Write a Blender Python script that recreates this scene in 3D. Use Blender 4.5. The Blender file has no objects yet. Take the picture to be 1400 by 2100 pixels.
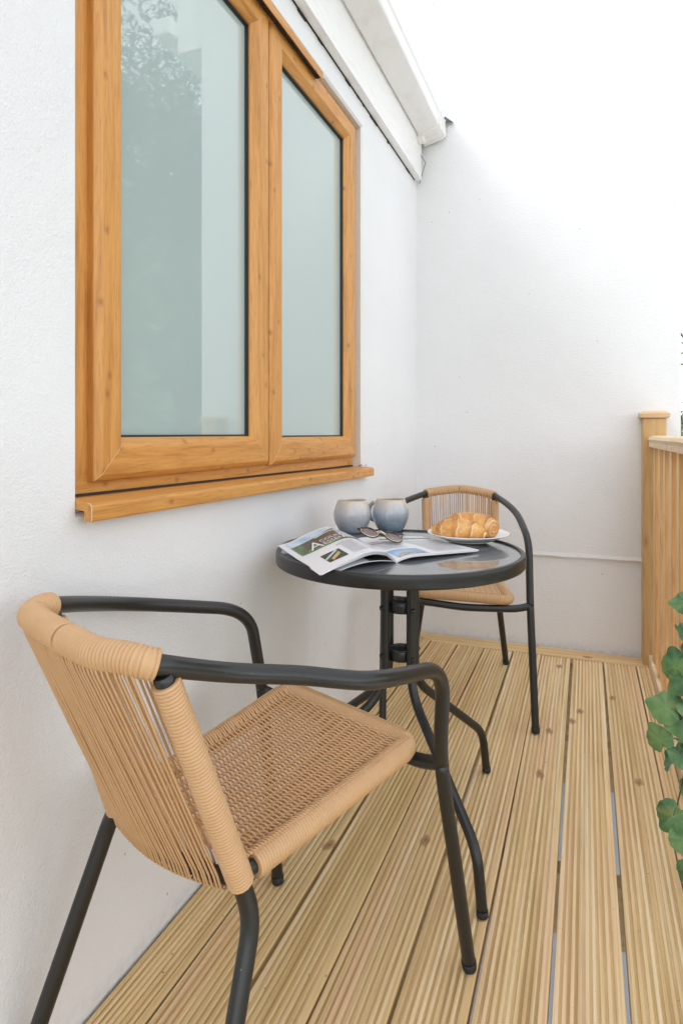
import bpy, bmesh, math, random
from mathutils import Vector, Matrix, noise
random.seed(7)
R = math.radians
scene = bpy.context.scene

# ------------------------------------------------------------------ camera
cam_d = bpy.data.cameras.new('camera'); cam = bpy.data.objects.new('camera', cam_d)
scene.collection.objects.link(cam); scene.camera = cam
cam.location = (0, 0, 0.9939)
cam.rotation_euler = (R(90), 0, 0.37500)
cam_d.sensor_fit = 'HORIZONTAL'; cam_d.sensor_width = 24.0
cam_d.lens = 24.0 * 1272.4 / 1400.0
cam_d.shift_x = 0.0
cam_d.shift_y = -(1050.0 - 888.44) / 1400.0
cam_d.clip_start = 0.02; cam_d.clip_end = 600

# ------------------------------------------------------------------ world, sun, exposure
SUN_D = Vector((1.0, 0.15, -1.53)).normalized()
world = bpy.data.worlds.new('World'); scene.world = world; world.use_nodes = True
wn = world.node_tree; wn.nodes.clear()
w_out = wn.nodes.new('ShaderNodeOutputWorld'); w_bg = wn.nodes.new('ShaderNodeBackground')
w_sky = wn.nodes.new('ShaderNodeTexSky'); w_sky.sky_type = 'NISHITA'; w_sky.sun_disc = False
w_sky.sun_elevation = math.asin(-SUN_D.z); w_sky.sun_rotation = math.atan2(-SUN_D.x, -SUN_D.y)
w_sky.air_density = 1.0; w_sky.dust_density = 1.2; w_sky.ozone_density = 1.0
w_hs = wn.nodes.new('ShaderNodeHueSaturation'); w_hs.inputs['Saturation'].default_value = 0.17
w_bg.inputs['Strength'].default_value = 0.15
wn.links.new(w_sky.outputs['Color'], w_hs.inputs['Color'])
wn.links.new(w_hs.outputs['Color'], w_bg.inputs['Color'])
wn.links.new(w_bg.outputs['Background'], w_out.inputs['Surface'])
sun_d = bpy.data.lights.new('sun', 'SUN'); sun = bpy.data.objects.new('sun', sun_d)
scene.collection.objects.link(sun)
sun_d.energy = 0.5; sun_d.angle = R(16); sun_d.color = (1.0, 0.97, 0.92)
sun.rotation_euler = SUN_D.to_track_quat('-Z', 'Y').to_euler(); sun.location = (-6, -4, 9)
scene.view_settings.view_transform = 'Standard'; scene.view_settings.look = 'None'
scene.view_settings.gamma = 1.0; scene.view_settings.exposure = 1.84
scene.view_settings.use_curve_mapping = False
scene.cycles.max_bounces = 10; scene.cycles.diffuse_bounces = 6

# ------------------------------------------------------------------ helpers
col = scene.collection
class MB:
    def __init__(s): s.v = []; s.f = []; s.m = []; s.sm = []
    def add(s, vs, fs, mi=0, smooth=False):
        o = len(s.v); s.v += [tuple(p) for p in vs]
        for f in fs: s.f.append(tuple(i + o for i in f)); s.m.append(mi); s.sm.append(smooth)
    def box(s, a, b, mi=0):
        x0, y0, z0 = a; x1, y1, z1 = b
        s.add([(x0,y0,z0),(x1,y0,z0),(x1,y1,z0),(x0,y1,z0),(x0,y0,z1),(x1,y0,z1),(x1,y1,z1),(x0,y1,z1)],
              [(3,2,1,0),(4,5,6,7),(0,1,5,4),(1,2,6,5),(2,3,7,6),(3,0,4,7)], mi)
    def tube(s, pts, r, n=12, mi=0, cap=True, smooth=True, closed=False, t0=None, t1=None):
        pts = [Vector(p) for p in pts]; k = len(pts)
        rs = r if isinstance(r, (list, tuple)) else [r] * k
        T = []
        for i in range(k):
            if closed: t = pts[(i+1) % k] - pts[i-1]
            else: t = pts[min(i+1, k-1)] - pts[max(i-1, 0)]
            T.append(t.normalized() if t.length > 1e-9 else (T[-1] if T else Vector((0,0,1))))
        if t0 is not None: T[0] = t0.normalized()
        if t1 is not None: T[-1] = t1.normalized()
        up = Vector((0,0,1)) if abs(T[0].z) < .9 else Vector((1,0,0))
        N = (up - T[0] * up.dot(T[0])).normalized()
        vs = []
        for i in range(k):
            N = (N - T[i] * N.dot(T[i])).normalized(); B = T[i].cross(N)
            for j in range(n):
                a = 2 * math.pi * j / n
                vs.append(pts[i] + (N * math.cos(a) + B * math.sin(a)) * rs[i])
        fs = []
        for i in range(k if closed else k - 1):
            i2 = (i + 1) % k
            for j in range(n):
                j2 = (j + 1) % n
                fs.append((i*n+j, i*n+j2, i2*n+j2, i2*n+j))
        s.add(vs, fs, mi, smooth)
        if cap and not closed:
            o = len(s.v) - k * n
            s.f.append(tuple(o + j for j in reversed(range(n)))); s.m.append(mi); s.sm.append(False)
            s.f.append(tuple(o + (k-1)*n + j for j in range(n))); s.m.append(mi); s.sm.append(False)
    def lathe(s, prof, c=(0,0,0), n=48, mi=0, smooth=True, a0=0, M=None):
        k = len(prof); vs = []
        for r, z in prof:
            for j in range(n):
                a = 2*math.pi*j/n + a0
                p = Vector((r*math.cos(a), r*math.sin(a), z))
                if M: p = M @ p
                vs.append(p + Vector(c))
        fs = [(i*n+j, i*n+(j+1) % n, (i+1)*n+(j+1) % n, (i+1)*n+j) for i in range(k-1) for j in range(n)]
        s.add(vs, fs, mi, smooth)
    def grid(s, fn, nu, nv, mi=0, smooth=True, flip=False):
        vs = [fn(i/nu, j/nv) for j in range(nv+1) for i in range(nu+1)]; w = nu + 1
        fs = [(j*w+i, j*w+i+1, (j+1)*w+i+1, (j+1)*w+i) for j in range(nv) for i in range(nu)]
        if flip: fs = [f[::-1] for f in fs]
        s.add(vs, fs, mi, smooth)
    def build(s, name, mats, parent=None, bevel=0, origin=None):
        me = bpy.data.meshes.new(name)
        o = Vector(origin) if origin is not None else (world_loc(parent) if parent else Vector((0,0,0)))
        me.from_pydata([Vector(p) - o for p in s.v], [], s.f)
        for p, mi, sm in zip(me.polygons, s.m, s.sm): p.material_index = mi; p.use_smooth = sm
        if not isinstance(mats, (list, tuple)): mats = [mats]
        for m in mats: me.materials.append(m)
        me.update()
        ob = bpy.data.objects.new(name, me); col.objects.link(ob)
        if parent:
            ob.parent = parent; ob.location = o - world_loc(parent)
        else: ob.location = o
        if bevel:
            bm = bmesh.new(); bm.from_mesh(me)
            es = [e for e in bm.edges if len(e.link_faces) == 2 and e.calc_face_angle(0) > R(40)]
            bmesh.ops.bevel(bm, geom=es, offset=bevel, segments=2, affect='EDGES', profile=.5)
            bm.to_mesh(me); bm.free()
        return ob
def world_loc(o):
    l = Vector(o.location)
    while o.parent: o = o.parent; l += Vector(o.location)
    return l
def thing(name, label, cat, loc=(0,0,0), group=None):
    o = bpy.data.objects.new(name, None); col.objects.link(o); o.location = loc
    o.empty_display_size = .05
    tag(o, label, cat, group); return o
def tag(o, label=None, cat=None, group=None, kind=None):
    if label: o['label'] = label
    if cat: o['category'] = cat
    if group: o['group'] = group
    if kind: o['kind'] = kind
    return o
def V(*a): return Vector(a)
def lerp(a, b, t): return a + (b - a) * t
def sstep(a, b, x):
    t = max(0, min(1, (x-a)/(b-a))); return t*t*(3-2*t)
def catmull(P, n=8):
    P = [Vector(p) for p in P]; Q = [P[0]*2 - P[1]] + P + [P[-1]*2 - P[-2]]; out = []
    for i in range(1, len(Q)-2):
        p0, p1, p2, p3 = Q[i-1:i+3]
        # centripetal-like scaling
        for k in range(n):
            t = k / n
            m1 = (p2-p0) * .5; m2 = (p3-p1) * .5
            L = (p2-p1).length
            if m1.length > L*1.1: m1 = m1.normalized()*L*1.1
            if m2.length > L*1.1: m2 = m2.normalized()*L*1.1
            h1 = 2*t**3-3*t**2+1; h2 = -2*t**3+3*t**2; h3 = t**3-2*t**2+t; h4 = t**3-t**2
            out.append(p1*h1 + p2*h2 + m1*h3 + m2*h4)
    out.append(P[-1]); return out
def fillet(P, rad, n=8):
    """rounded polyline; rad is a number or a per-corner list"""
    P = [Vector(p) for p in P]; out = [P[0]]
    for i in range(1, len(P)-1):
        r = rad[i-1] if isinstance(rad, (list, tuple)) else rad
        a = (P[i-1]-P[i]); b = (P[i+1]-P[i])
        d = min(r, a.length*.49, b.length*.49)
        A = P[i] + a.normalized()*d; B = P[i] + b.normalized()*d
        for k in range(n+1):
            t = k/n; out.append(A*(1-t)**2 + P[i]*2*t*(1-t) + B*t*t)
    out.append(P[-1]); return out
def resample(P, step=None, n=None):
    P = [Vector(p) for p in P]; L = [0]
    for a, b in zip(P, P[1:]): L.append(L[-1] + (b-a).length)
    if n is None: n = max(2, int(L[-1]/step))
    out = []; j = 0
    for i in range(n+1):
        t = L[-1]*i/n
        while j < len(P)-2 and L[j+1] < t: j += 1
        u = (t-L[j])/max(1e-9, L[j+1]-L[j]); out.append(P[j].lerp(P[j+1], min(1, u)))
    return out

# ------------------------------------------------------------------ materials
class NT:
    def __init__(s, name):
        s.m = bpy.data.materials.new(name); s.m.use_nodes = True; s.t = s.m.node_tree
        s.b = s.t.nodes['Principled BSDF']
    def n(s, typ, **kw):
        nd = s.t.nodes.new(typ)
        for k, v in kw.items():
            if hasattr(nd, k) and k not in nd.inputs: setattr(nd, k, v)
            else: nd.inputs[k].default_value = v
        return nd
    def l(s, a, b): s.t.links.new(a, b)
    def coord(s, scale=(1,1,1), rnd=0.0, out='Object', rot=(0,0,0)):
        tc = s.n('ShaderNodeTexCoord'); mp = s.n('ShaderNodeMapping'); mp.inputs['Scale'].default_value = scale
        mp.inputs['Rotation'].default_value = rot
        s.l(tc.outputs[out], mp.inputs['Vector'])
        if rnd:
            oi = s.n('ShaderNodeObjectInfo'); mu = s.n('ShaderNodeMath', operation='MULTIPLY'); mu.inputs[1].default_value = rnd
            s.l(oi.outputs['Random'], mu.inputs[0]); cx = s.n('ShaderNodeCombineXYZ')
            for k in range(3): s.l(mu.outputs[0], cx.inputs[k])
            s.l(cx.outputs[0], mp.inputs['Location'])
        return mp.outputs['Vector']
    def noise(s, vec, scale=5, detail=4, rough=.5, dist=0.0):
        nd = s.n('ShaderNodeTexNoise'); nd.inputs['Scale'].default_value = scale; nd.inputs['Detail'].default_value = detail
        nd.inputs['Roughness'].default_value = rough; nd.inputs['Distortion'].default_value = dist
        s.l(vec, nd.inputs['Vector']); return nd.outputs['Fac']
    def ramp(s, fac, stops, interp='LINEAR'):
        r = s.n('ShaderNodeValToRGB'); r.color_ramp.interpolation = interp; e = r.color_ramp.elements
        while len(e) > 1: e.remove(e[-1])
        for i, (p, c) in enumerate(stops):
            el = e[0] if i == 0 else e.new(p)
            el.position = p; el.color = (c, c, c, 1) if isinstance(c, (int, float)) else (*c, 1)
        s.l(fac, r.inputs['Fac']); return r.outputs['Color']
    def mix(s, fac, a, b, mode='MIX'):
        m = s.n('ShaderNodeMix', data_type='RGBA', blend_type=mode)
        for sock, v in ((0, fac), (6, a), (7, b)):
            if isinstance(v, (int, float)): m.inputs[sock].default_value = v if sock == 0 else (v, v, v, 1)
            elif isinstance(v, (tuple, list)): m.inputs[sock].default_value = (*v, 1)
            else: s.l(v, m.inputs[sock])
        return m.outputs[2]
    def math(s, op, a, b=0.0):
        m = s.n('ShaderNodeMath', operation=op)
        for i, v in enumerate((a, b)):
            if isinstance(v, (int, float)): m.inputs[i].default_value = v
            else: s.l(v, m.inputs[i])
        return m.outputs[0]
    def bump(s, h, strength=.3, dist=.002, prev=None):
        b = s.n('ShaderNodeBump'); b.inputs['Strength'].default_value = strength; b.inputs['Distance'].default_value = dist
        s.l(h, b.inputs['Height'])
        if prev is not None: s.l(prev, b.inputs['Normal'])
        s.l(b.outputs['Normal'], s.b.inputs['Normal']); return b.outputs['Normal']
    def color(s, c):
        if isinstance(c, tuple): s.b.inputs['Base Color'].default_value = (*c, 1)
        else: s.l(c, s.b.inputs['Base Color'])
    def set(s, **kw):
        for k, v in kw.items(): s.b.inputs[k.replace('_', ' ')].default_value = v
        return s
def simple(name, c, rough=.5, **kw):
    t = NT(name); t.color(c); t.set(Roughness=rough, **kw); return t.m

def mat_render(name, base):
    t = NT(name); v = t.coord()
    big = t.noise(v, 1.3, 3)
    c = t.mix(t.ramp(big, [(.3, 0.0), (.7, 1.0)]), tuple(x*.945 for x in base), base)
    vo = t.n('ShaderNodeTexVoronoi'); vo.inputs['Scale'].default_value = 13; t.l(v, vo.inputs['Vector'])
    sp = t.ramp(vo.outputs['Distance'], [(.028, 1.0), (.046, 0.0)])
    sx = t.n('ShaderNodeSeparateColor'); t.l(vo.outputs['Color'], sx.inputs[0])
    pick = t.math('GREATER_THAN', sx.outputs[0], .5)
    c = t.mix(t.math('MULTIPLY', t.math('MULTIPLY', sp, pick), .6), c, (.22, .20, .18))
    # damp grey-green band of splash dirt close to the deck
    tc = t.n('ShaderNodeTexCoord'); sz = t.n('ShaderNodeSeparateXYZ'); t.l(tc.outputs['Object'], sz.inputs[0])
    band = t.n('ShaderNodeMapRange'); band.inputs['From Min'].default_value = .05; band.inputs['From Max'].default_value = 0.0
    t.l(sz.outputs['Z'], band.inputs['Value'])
    dn = t.ramp(t.noise(v, 38, 5, .65), [(.42, 0.0), (.68, 1.0)])
    c = t.mix(t.math('MULTIPLY', t.math('MULTIPLY', band.outputs[0], dn), .30), c, (.36, .38, .40))
    under_shade = t.math('LESS_THAN', sz.outputs['Z'], -.06); c = t.mix(under_shade, c, (.36, .375, .40))  # shade under the deck painted as grey onto the white wall
    t.color(c); t.set(Roughness=.82); t.b.inputs['Specular IOR Level'].default_value = .25
    n1 = t.noise(v, 260, 4, .6, .0)
    v2 = t.coord((60, 60, 150)); n2 = t.noise(v2, 1.0, 3, .55, .3)
    v3 = t.noise(v, 9, 2)
    nb = t.bump(n1, .7, .0030)
    nb = t.bump(n2, .35, .0022, nb)
    nb = t.bump(v3, .25, .008, nb); t.bump(t.noise(v, 2.6, 2), .3, .02, nb)
    return t.m
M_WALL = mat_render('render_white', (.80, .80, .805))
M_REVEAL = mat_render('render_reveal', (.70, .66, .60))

def mat_foil(name, scale):
    t = NT(name); v = t.coord(scale)
    g1 = t.noise(v, 1.0, 6, .62, 1.2)
    c = t.ramp(g1, [(.28, (.40, .160, .032)), (.44, (.56, .252, .056)), (.60, (.64, .308, .078)), (.8, (.48, .205, .044))])
    vf = t.coord(tuple(x*7 for x in scale)); g2 = t.noise(vf, 1.0, 3, .6)
    c = t.mix(t.ramp(g2, [(.52, 0.0), (.72, .55)]), c, (.33, .135, .030))
    vk0 = t.coord(tuple(5.5 if x < 20 else 8.0 for x in scale)); sk = t.n('ShaderNodeSeparateXYZ'); t.l(vk0, sk.inputs[0]); ck = t.n('ShaderNodeCombineXYZ'); t.l(sk.outputs['Y'], ck.inputs[0]); t.l(sk.outputs['Z'], ck.inputs[1]); vk = ck.outputs[0]
    vo = t.n('ShaderNodeTexVoronoi', voronoi_dimensions='2D'); vo.inputs['Scale'].default_value = 1.7
    t.l(vk, vo.inputs['Vector'])
    kn = t.ramp(vo.outputs['Distance'], [(.030, 1.0), (.060, .45), (.12, 0.0)])
    sx = t.n('ShaderNodeSeparateColor'); t.l(vo.outputs['Color'], sx.inputs[0])
    c = t.mix(t.math('MULTIPLY', t.math('MULTIPLY', kn, t.math('GREATER_THAN', sx.outputs[0], .4)), .6), c, (.25, .085, .02))
    t.color(c); t.set(Roughness=.42); t.bump(g2, .12, .0006); return t.m
M_FOILV = mat_foil('oak_foil_upright', (45, 45, 3.0))
M_FOILH = mat_foil('oak_foil_level', (45, 3.0, 45))
M_SEAM = simple('weld_seam', (.66, .44, .22), .5)
M_GASKET = simple('gasket_black', (.02, .02, .022), .6)
def mat_glass():
    t = NT('frosted_pane'); t.color((.40, .49, .47)); t.set(Roughness=.6)
    t.b.inputs['Specular IOR Level'].default_value = .2
    t.b.inputs['Coat Weight'].default_value = 1.0; t.b.inputs['Coat Roughness'].default_value = .02; t.b.inputs['Coat IOR'].default_value = 2.15
    return t.m
M_PANE = mat_glass()
def mat_pvc():
    t = NT('white_upvc'); v = t.coord((3, 3, 14)); n = t.noise(v, 3, 5, .6)
    c = t.mix(t.ramp(n, [(.5, 0.0), (.85, .4)]), (.84, .83, .815), (.62, .56, .53))
    vs = t.noise(t.coord((1,1,1)), 120, 2); c = t.mix(t.ramp(vs, [(.70, 0.0), (.76, .5)]), c, (.3, .27, .24))
    t.color(c); t.set(Roughness=.38); return t.m
M_PVC = mat_pvc()
M_DIRTGAP = simple('dark_gap', (.03, .028, .025), .9)
def mat_slate():
    t = NT('slate'); v = t.coord((1,1,1)); n = t.noise(v, 12, 5); t.color(t.ramp(n, [(.3, (.055, .06, .07)), (.7, (.11, .115, .13))])); t.set(Roughness=.6); t.bump(n, .4, .004); return t.m
M_SLATE = mat_slate()
M_LEAD = simple('lead_sheet', (.14, .14, .155), .5)
M_VENT = simple('vent_dark', (.045, .028, .018), .6)

def mat_deck(name, along_y=True, tint=None):
    t = NT(name)
    s1 = (55, 1.6, 55) if along_y else (1.6, 55, 55)
    v = t.coord(s1, 37.0); g = t.noise(v, 1.0, 6, .6, .8)
    base = t.ramp(g, [(.22, (.44, .255, .085)), (.36, (.69, .475, .195)), (.50, (.86, .665, .335)), (.70, (.91, .755, .47)), (.9, (.76, .48, .23))])
    oi = t.n('ShaderNodeObjectInfo')
    vb = t.coord((5, .9, 5) if along_y else (.9, 5, 5), 19.0); big = t.noise(vb, 1.0, 4, .55)
    base = t.mix(t.ramp(big, [(.38, 0.0), (.62, .55)]), base, (.78, .60, .34))
    pink = t.noise(t.coord((16, 1.1, 16) if along_y else (1.1, 16, 16), 53.0), 1.0, 3, .5)
    base = t.mix(t.ramp(pink, [(.48, 0.0), (.66, .6)]), base, (.80, .50, .32))
    lx = t.n('ShaderNodeSeparateXYZ'); t.l(oi.outputs['Location'], lx.inputs[0])
    rt = t.n('ShaderNodeMapRange'); rt.inputs['From Min'].default_value = -.55; rt.inputs['From Max'].default_value = .10; t.l(lx.outputs['X'], rt.inputs['Value'])
    base = t.mix(.24, base, t.mix(rt.outputs[0], (.64, .45, .18), (.93, .72, .54)))
    # greenish preservative streaks left in the grain
    gr = t.noise(t.coord((34, 1.3, 34) if along_y else (1.3, 34, 34), 71.0), 1.0, 5, .6)
    base = t.mix(t.ramp(gr, [(.58, 0.0), (.72, .62)]), base, (.42, .385, .13))
    # per-board tone
    base = t.mix(t.math('MULTIPLY', oi.outputs['Random'], .30), base, (.66, .49, .21), 'MIX')
    r2 = t.math('FRACT', t.math('MULTIPLY', oi.outputs['Random'], 7.31)); base = t.mix(t.math('MULTIPLY', r2, .32), base, (.87, .63, .37))
    rg_ = t.noise(t.coord((105, .7, 105) if along_y else (.7, 105, 105), 91.0), 1.0, 2, .5)
    base = t.mix(t.ramp(rg_, [(.38, .50), (.48, 0.0)]), base, (.54, .35, .16))
    base = t.mix(t.ramp(rg_, [(.56, 0.0), (.68, .6)]), base, (.92, .80, .60))
    fine = t.noise(t.coord((300, 6, 300) if along_y else (6, 300, 300), 11.0), 1.0, 3, .6)
    base = t.mix(t.ramp(fine, [(.5, 0.0), (.8, .38)]), base, (.42, .25, .11))
    # knots with a ring round them
    vk = t.coord((7, 3.6, 7) if along_y else (3.6, 7, 7), 29.0); dn = t.n('ShaderNodeTexNoise'); dn.inputs['Scale'].default_value = 3; t.l(vk, dn.inputs['Vector'])
    wv = t.mix(.15, vk, dn.outputs['Color'], 'ADD')
    vo = t.n('ShaderNodeTexVoronoi', voronoi_dimensions='2D'); vo.inputs['Scale'].default_value = .75; t.l(wv, vo.inputs['Vector'])
    sx = t.n('ShaderNodeSeparateColor'); t.l(vo.outputs['Color'], sx.inputs[0])
    kn = t.ramp(vo.outputs['Distance'], [(.012, 1.0), (.022, .55), (.029, 1.0), (.038, .4), (.046, .75), (.070, 0.0)])
    pick = t.math('GREATER_THAN', sx.outputs[0], .45)
    base = t.mix(t.math('MULTIPLY', t.math('MULTIPLY', kn, pick), .9), base, (.25, .105, .045))
    sp = t.noise(t.coord((1,1,1), 13.0), 95, 2, .5); base = t.mix(t.ramp(sp, [(.74, 0.0), (.79, .7)]), base, (.12, .07, .035))
    tz = t.n('ShaderNodeTexCoord'); sz = t.n('ShaderNodeSeparateXYZ'); t.l(tz.outputs['Object'], sz.inputs[0])
    mr = t.n('ShaderNodeMapRange'); mr.inputs['From Min'].default_value = -.0012; mr.inputs['From Max'].default_value = -.0036; t.l(sz.outputs['Z'], mr.inputs['Value'])
    gd = t.ramp(t.noise(t.coord((20, 2, 20) if along_y else (2, 20, 20), 5.0), 1.0, 4, .6), [(.34, .18), (.64, .78)])
    base = t.mix(t.math('MULTIPLY', mr.outputs[0], gd), base, (.40, .275, .105))
    if tint: base = t.mix(.5, base, tint)
    t.color(base); t.set(Roughness=.72); t.b.inputs['Specular IOR Level'].default_value = .3
    t.bump(g, .25, .0015); return t.m
M_DECK = mat_deck('decking_pine', True)
M_DECKX = mat_deck('decking_pine_crosswise', False)
def mat_rail(name, cs, scale=(60, 60, 3.5)):
    t = NT(name); v = t.coord(scale, 31.0); g = t.noise(v, 1.0, 5, .6, 1.0)
    c = t.ramp(g, [(.3, cs[0]), (.5, cs[1]), (.7, cs[2])])
    vo = t.n('ShaderNodeTexVoronoi'); vo.inputs['Scale'].default_value = 2.2; t.l(t.coord((6, 6, 2.2), 9.0), vo.inputs['Vector'])
    kn = t.ramp(vo.outputs['Distance'], [(.04, 1.0), (.12, .4), (.2, 0.0)]); c = t.mix(t.math('MULTIPLY', kn, .6), c, (.35, .15, .05))
    t.color(c); t.set(Roughness=.6); t.bump(g, .15, .001); return t.m
M_POST = mat_rail('post_pine', [(.44, .25, .085), (.55, .35, .145), (.60, .40, .18)])
M_CAP = mat_rail('cap_pine', [(.52, .31, .16), (.60, .40, .22), (.64, .44, .26)], (3, 60, 60))
M_HAND = mat_rail('handrail_pine', [(.60, .45, .28), (.68, .53, .35), (.72, .58, .40)], (60, 3, 60))
M_BAL = mat_rail('baluster_pine', [(.42, .185, .052), (.54, .27, .085), (.62, .36, .14)])
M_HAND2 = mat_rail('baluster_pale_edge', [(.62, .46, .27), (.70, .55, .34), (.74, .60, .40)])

def mat_rattan():
    t = NT('rattan_cord'); v = t.coord(); n = t.noise(v, 40, 3); c = t.mix(n, (.53, .318, .155), (.62, .385, .198))
    t.color(c); t.set(Roughness=.45); t.b.inputs['Specular IOR Level'].default_value = .45; return t.m
M_RATTAN = mat_rattan()
def mat_metal(name, c=(.0145, .0152, .0145)):
    t = NT(name); v = t.coord(); n = t.noise(v, 220, 2); sp = t.ramp(n, [(.76, 0.0), (.80, .5)])
    t.color(t.mix(sp, c, (.35, .35, .33))); t.set(Roughness=.34); t.b.inputs['Specular IOR Level'].default_value = .55
    t.bump(t.noise(v, 900, 2), .08, .0003); return t.m
M_METAL = mat_metal('black_powder_coat')
M_RUBBER = simple('black_rubber', (.018, .018, .018), .7)
def mat_tabglass():
    t = NT('smoked_glass'); t.color((.115, .128, .140)); t.set(Roughness=.35)
    t.b.inputs['Coat Weight'].default_value = 1.0; t.b.inputs['Coat Roughness'].default_value = .01; t.b.inputs['Coat IOR'].default_value = 1.55
    return t.m
M_TGLASS = mat_tabglass()

# ------------------------------------------------------------------ setting: ground, light-bouncing lower paving, deck
XW, YB = -0.7912, 3.041
GZ = -2.6
t = NT('lawn'); v = t.coord(); n = t.noise(v, .6, 6); t.color(t.ramp(n, [(.3, (.035, .06, .018)), (.7, (.085, .115, .035))])); t.set(Roughness=.9); t.bump(t.noise(v, 30, 4), .6, .03)
mb = MB(); mb.grid(lambda a, b: V(lerp(-150, 150, a), lerp(-150, 150, b), GZ), 8, 8)
tag(mb.build('ground', t.m), kind='structure')
t = NT('bounce_paving_slabs'); v = t.coord(); n = t.noise(v, 3, 6); t.color(t.ramp(n, [(.3, (.58, .575, .57)), (.7, (.72, .715, .705))])); t.set(Roughness=.85)
mb = MB(); mb.grid(lambda a, b: V(lerp(XW, 9.0, a), lerp(-8, 5.0, b), GZ + .004), 4, 8)
tag(mb.build('bounce_paving', t.m), kind='structure')  # out-of-view paving, widened and paled to bounce light onto the lower walls

deck = bpy.data.objects.new('deck', None); col.objects.link(deck); tag(deck, kind='structure')
TH = .028
def board_profile(w, ridges=9, depth=.0034):
    """cross-section of a reeded board: list of (x, z), rounded ridge tops"""
    pts = [(0, -.003), (.0012, -.0008)]
    m = .003; p = (w - 2*m) / ridges
    for i in range(ridges):
        x0 = m + i*p
        pts += [(x0+.02*p, -.0003), (x0+.08*p, 0), (x0+.46*p, 0), (x0+.52*p, -.0005), (x0+.58*p, -depth*.9), (x0+.64*p, -depth), (x0+.90*p, -depth), (x0+.97*p, -depth*.85)] if i < ridges-1 else \
               [(x0+.02*p, -.0003), (x0+.08*p, 0), (x0+.9*p, 0)]
    pts += [(w-.0012, -.0008), (w, -.003)]
    return pts
def board(name, x0, x1, y0, y1, mat, ridges=9, axis='y', warp=0.0, mitre=None, z=0.0, seed=0, skew=0.0):
    rnd = random.Random(seed); w = x1 - x0; pr = board_profile(w, ridges)
    full = pr + [(w, -TH), (0, -TH)]; k = len(full); N = 14; vs = []
    for j in range(N+1):
        y = lerp(y0, y1, j/N); dz = warp*math.sin(j*1.3+seed); dx = .0012*math.sin(j*.7+seed*2.1) + skew*(j/N)
        for (x, zz) in full:
            vs.append((x0+x+dx, y, z+zz+dz) if axis == 'y' else (y, x0+x+dx, z+zz+dz))
    fs = []
    for j in range(N):
        for i in range(k):
            i2 = (i+1) % k; f = (j*k+i, j*k+i2, (j+1)*k+i2, (j+1)*k+i)
            fs.append(f[::-1] if axis == 'y' else f)
    fs.append(tuple(range(k))); fs.append(tuple(N*k+i for i in reversed(range(k))))
    m = MB(); m.add(vs, fs)
    org = V((x0+x1)/2, (y0+y1)/2, 0) if axis == 'y' else V((y0+y1)/2, (x0+x1)/2, 0)
    ob = m.build(name, mat, deck, origin=org)
    if mitre:
        bm = bmesh.new(); bm.from_mesh(ob.data)
        r = bmesh.ops.bisect_plane(bm, geom=bm.verts[:]+bm.edges[:]+bm.faces[:], plane_co=V(*mitre[0]) - org, plane_no=V(*mitre[1]), clear_outer=True)
        es = [e for e in r['geom_cut'] if isinstance(e, bmesh.types.BMEdge)]
        try: bmesh.ops.contextual_create(bm, geom=es)
        except Exception: pass
        bmesh.ops.recalc_face_normals(bm, faces=bm.faces[:])
        bm.to_mesh(ob.data); bm.free()
    return ob
PITCH, GAP = .1262, .0062
YF = -1.3; YE = 2.922
g0 = .0685 - PITCH*6                       # centre of the gap beside the wall board
board('deck_board', XW+.006, g0-GAP/2, YF, YB-.004, M_DECK, 8, seed=1, mitre=((g0, YE, 0), (.75, 1.0, 0)))
gaps = [g0 + PITCH*i + o for i, o in enumerate((0, .001, -.002, .001, .0, 0.0, .0, .003))]
gw = [.0055, .0065, .006, .0062, .0060, .0074, .0076, .005]
for i in range(7):
    board('deck_board', gaps[i]+gw[i]/2, gaps[i+1]-gw[i+1]/2, YF, YE-.004-.003*(i % 3), M_DECK, 9, warp=.0004, seed=i+3, skew=(0, .001, -.001, .001, -.0015, .0006, .001)[i])
board('deck_board', gaps[7]+gw[7]/2, .2475, YF, YE-.002, M_DECK, 4, seed=20)
board('edge_board', YE, YB-.006, g0-.09, .247, M_DECKX, 9, axis='x', seed=31, mitre=((g0, YE+.003, 0), (-.75, -1.0, 0)), z=.001)
jm = mat_rail('joist_timber', [(.34, .24, .12), (.42, .31, .17), (.46, .35, .2)], (3, 60, 60))
for y in (-1.2, -.55, .23, .885, 1.525, 2.19, 2.53, 2.86):
    mb = MB(); mb.box((XW+.01, y, -.17), (.249, y+.045, -TH-.0012)); mb.build('joist', jm, deck)

# ------------------------------------------------------------------ walls
# long wall with the window opening
WY0, WY1, WZ0, WZ1 = .806, 2.226, .860, 2.160
RD = .046                                        # depth of the reveal
wall = MB(); ch = .007
ys = [-4.0, WY0-ch, WY1+ch, YB+.3]; zs = [GZ, WZ0-ch, WZ1+ch, 2.62]
for i in range(3):
    for j in range(3):
        if i == 1 and j == 1: continue
        wall.add([(XW, ys[i], zs[j]), (XW, ys[i+1], zs[j]), (XW, ys[i+1], zs[j+1]), (XW, ys[i], zs[j+1])], [(0,1,2,3)])
o1 = [(XW, WY0-ch, WZ0-ch), (XW, WY1+ch, WZ0-ch), (XW, WY1+ch, WZ1+ch), (XW, WY0-ch, WZ1+ch)]
o2 = [(XW-ch, WY0, WZ0), (XW-ch, WY1, WZ0), (XW-ch, WY1, WZ1), (XW-ch, WY0, WZ1)]
o3 = [(XW-.25, a[1], a[2]) for a in o2]
wall.add(o1+o2, [(k, (k+1) % 4, (k+1) % 4+4, k+4) for k in range(4)])
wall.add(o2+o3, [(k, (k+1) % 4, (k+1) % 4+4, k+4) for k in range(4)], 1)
wall.add([(XW-.25, -4, GZ), (XW-.25, YB+.3, GZ), (XW-.25, YB+.3, 2.62), (XW-.25, -4, 2.62)], [(3,2,1,0)])
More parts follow.
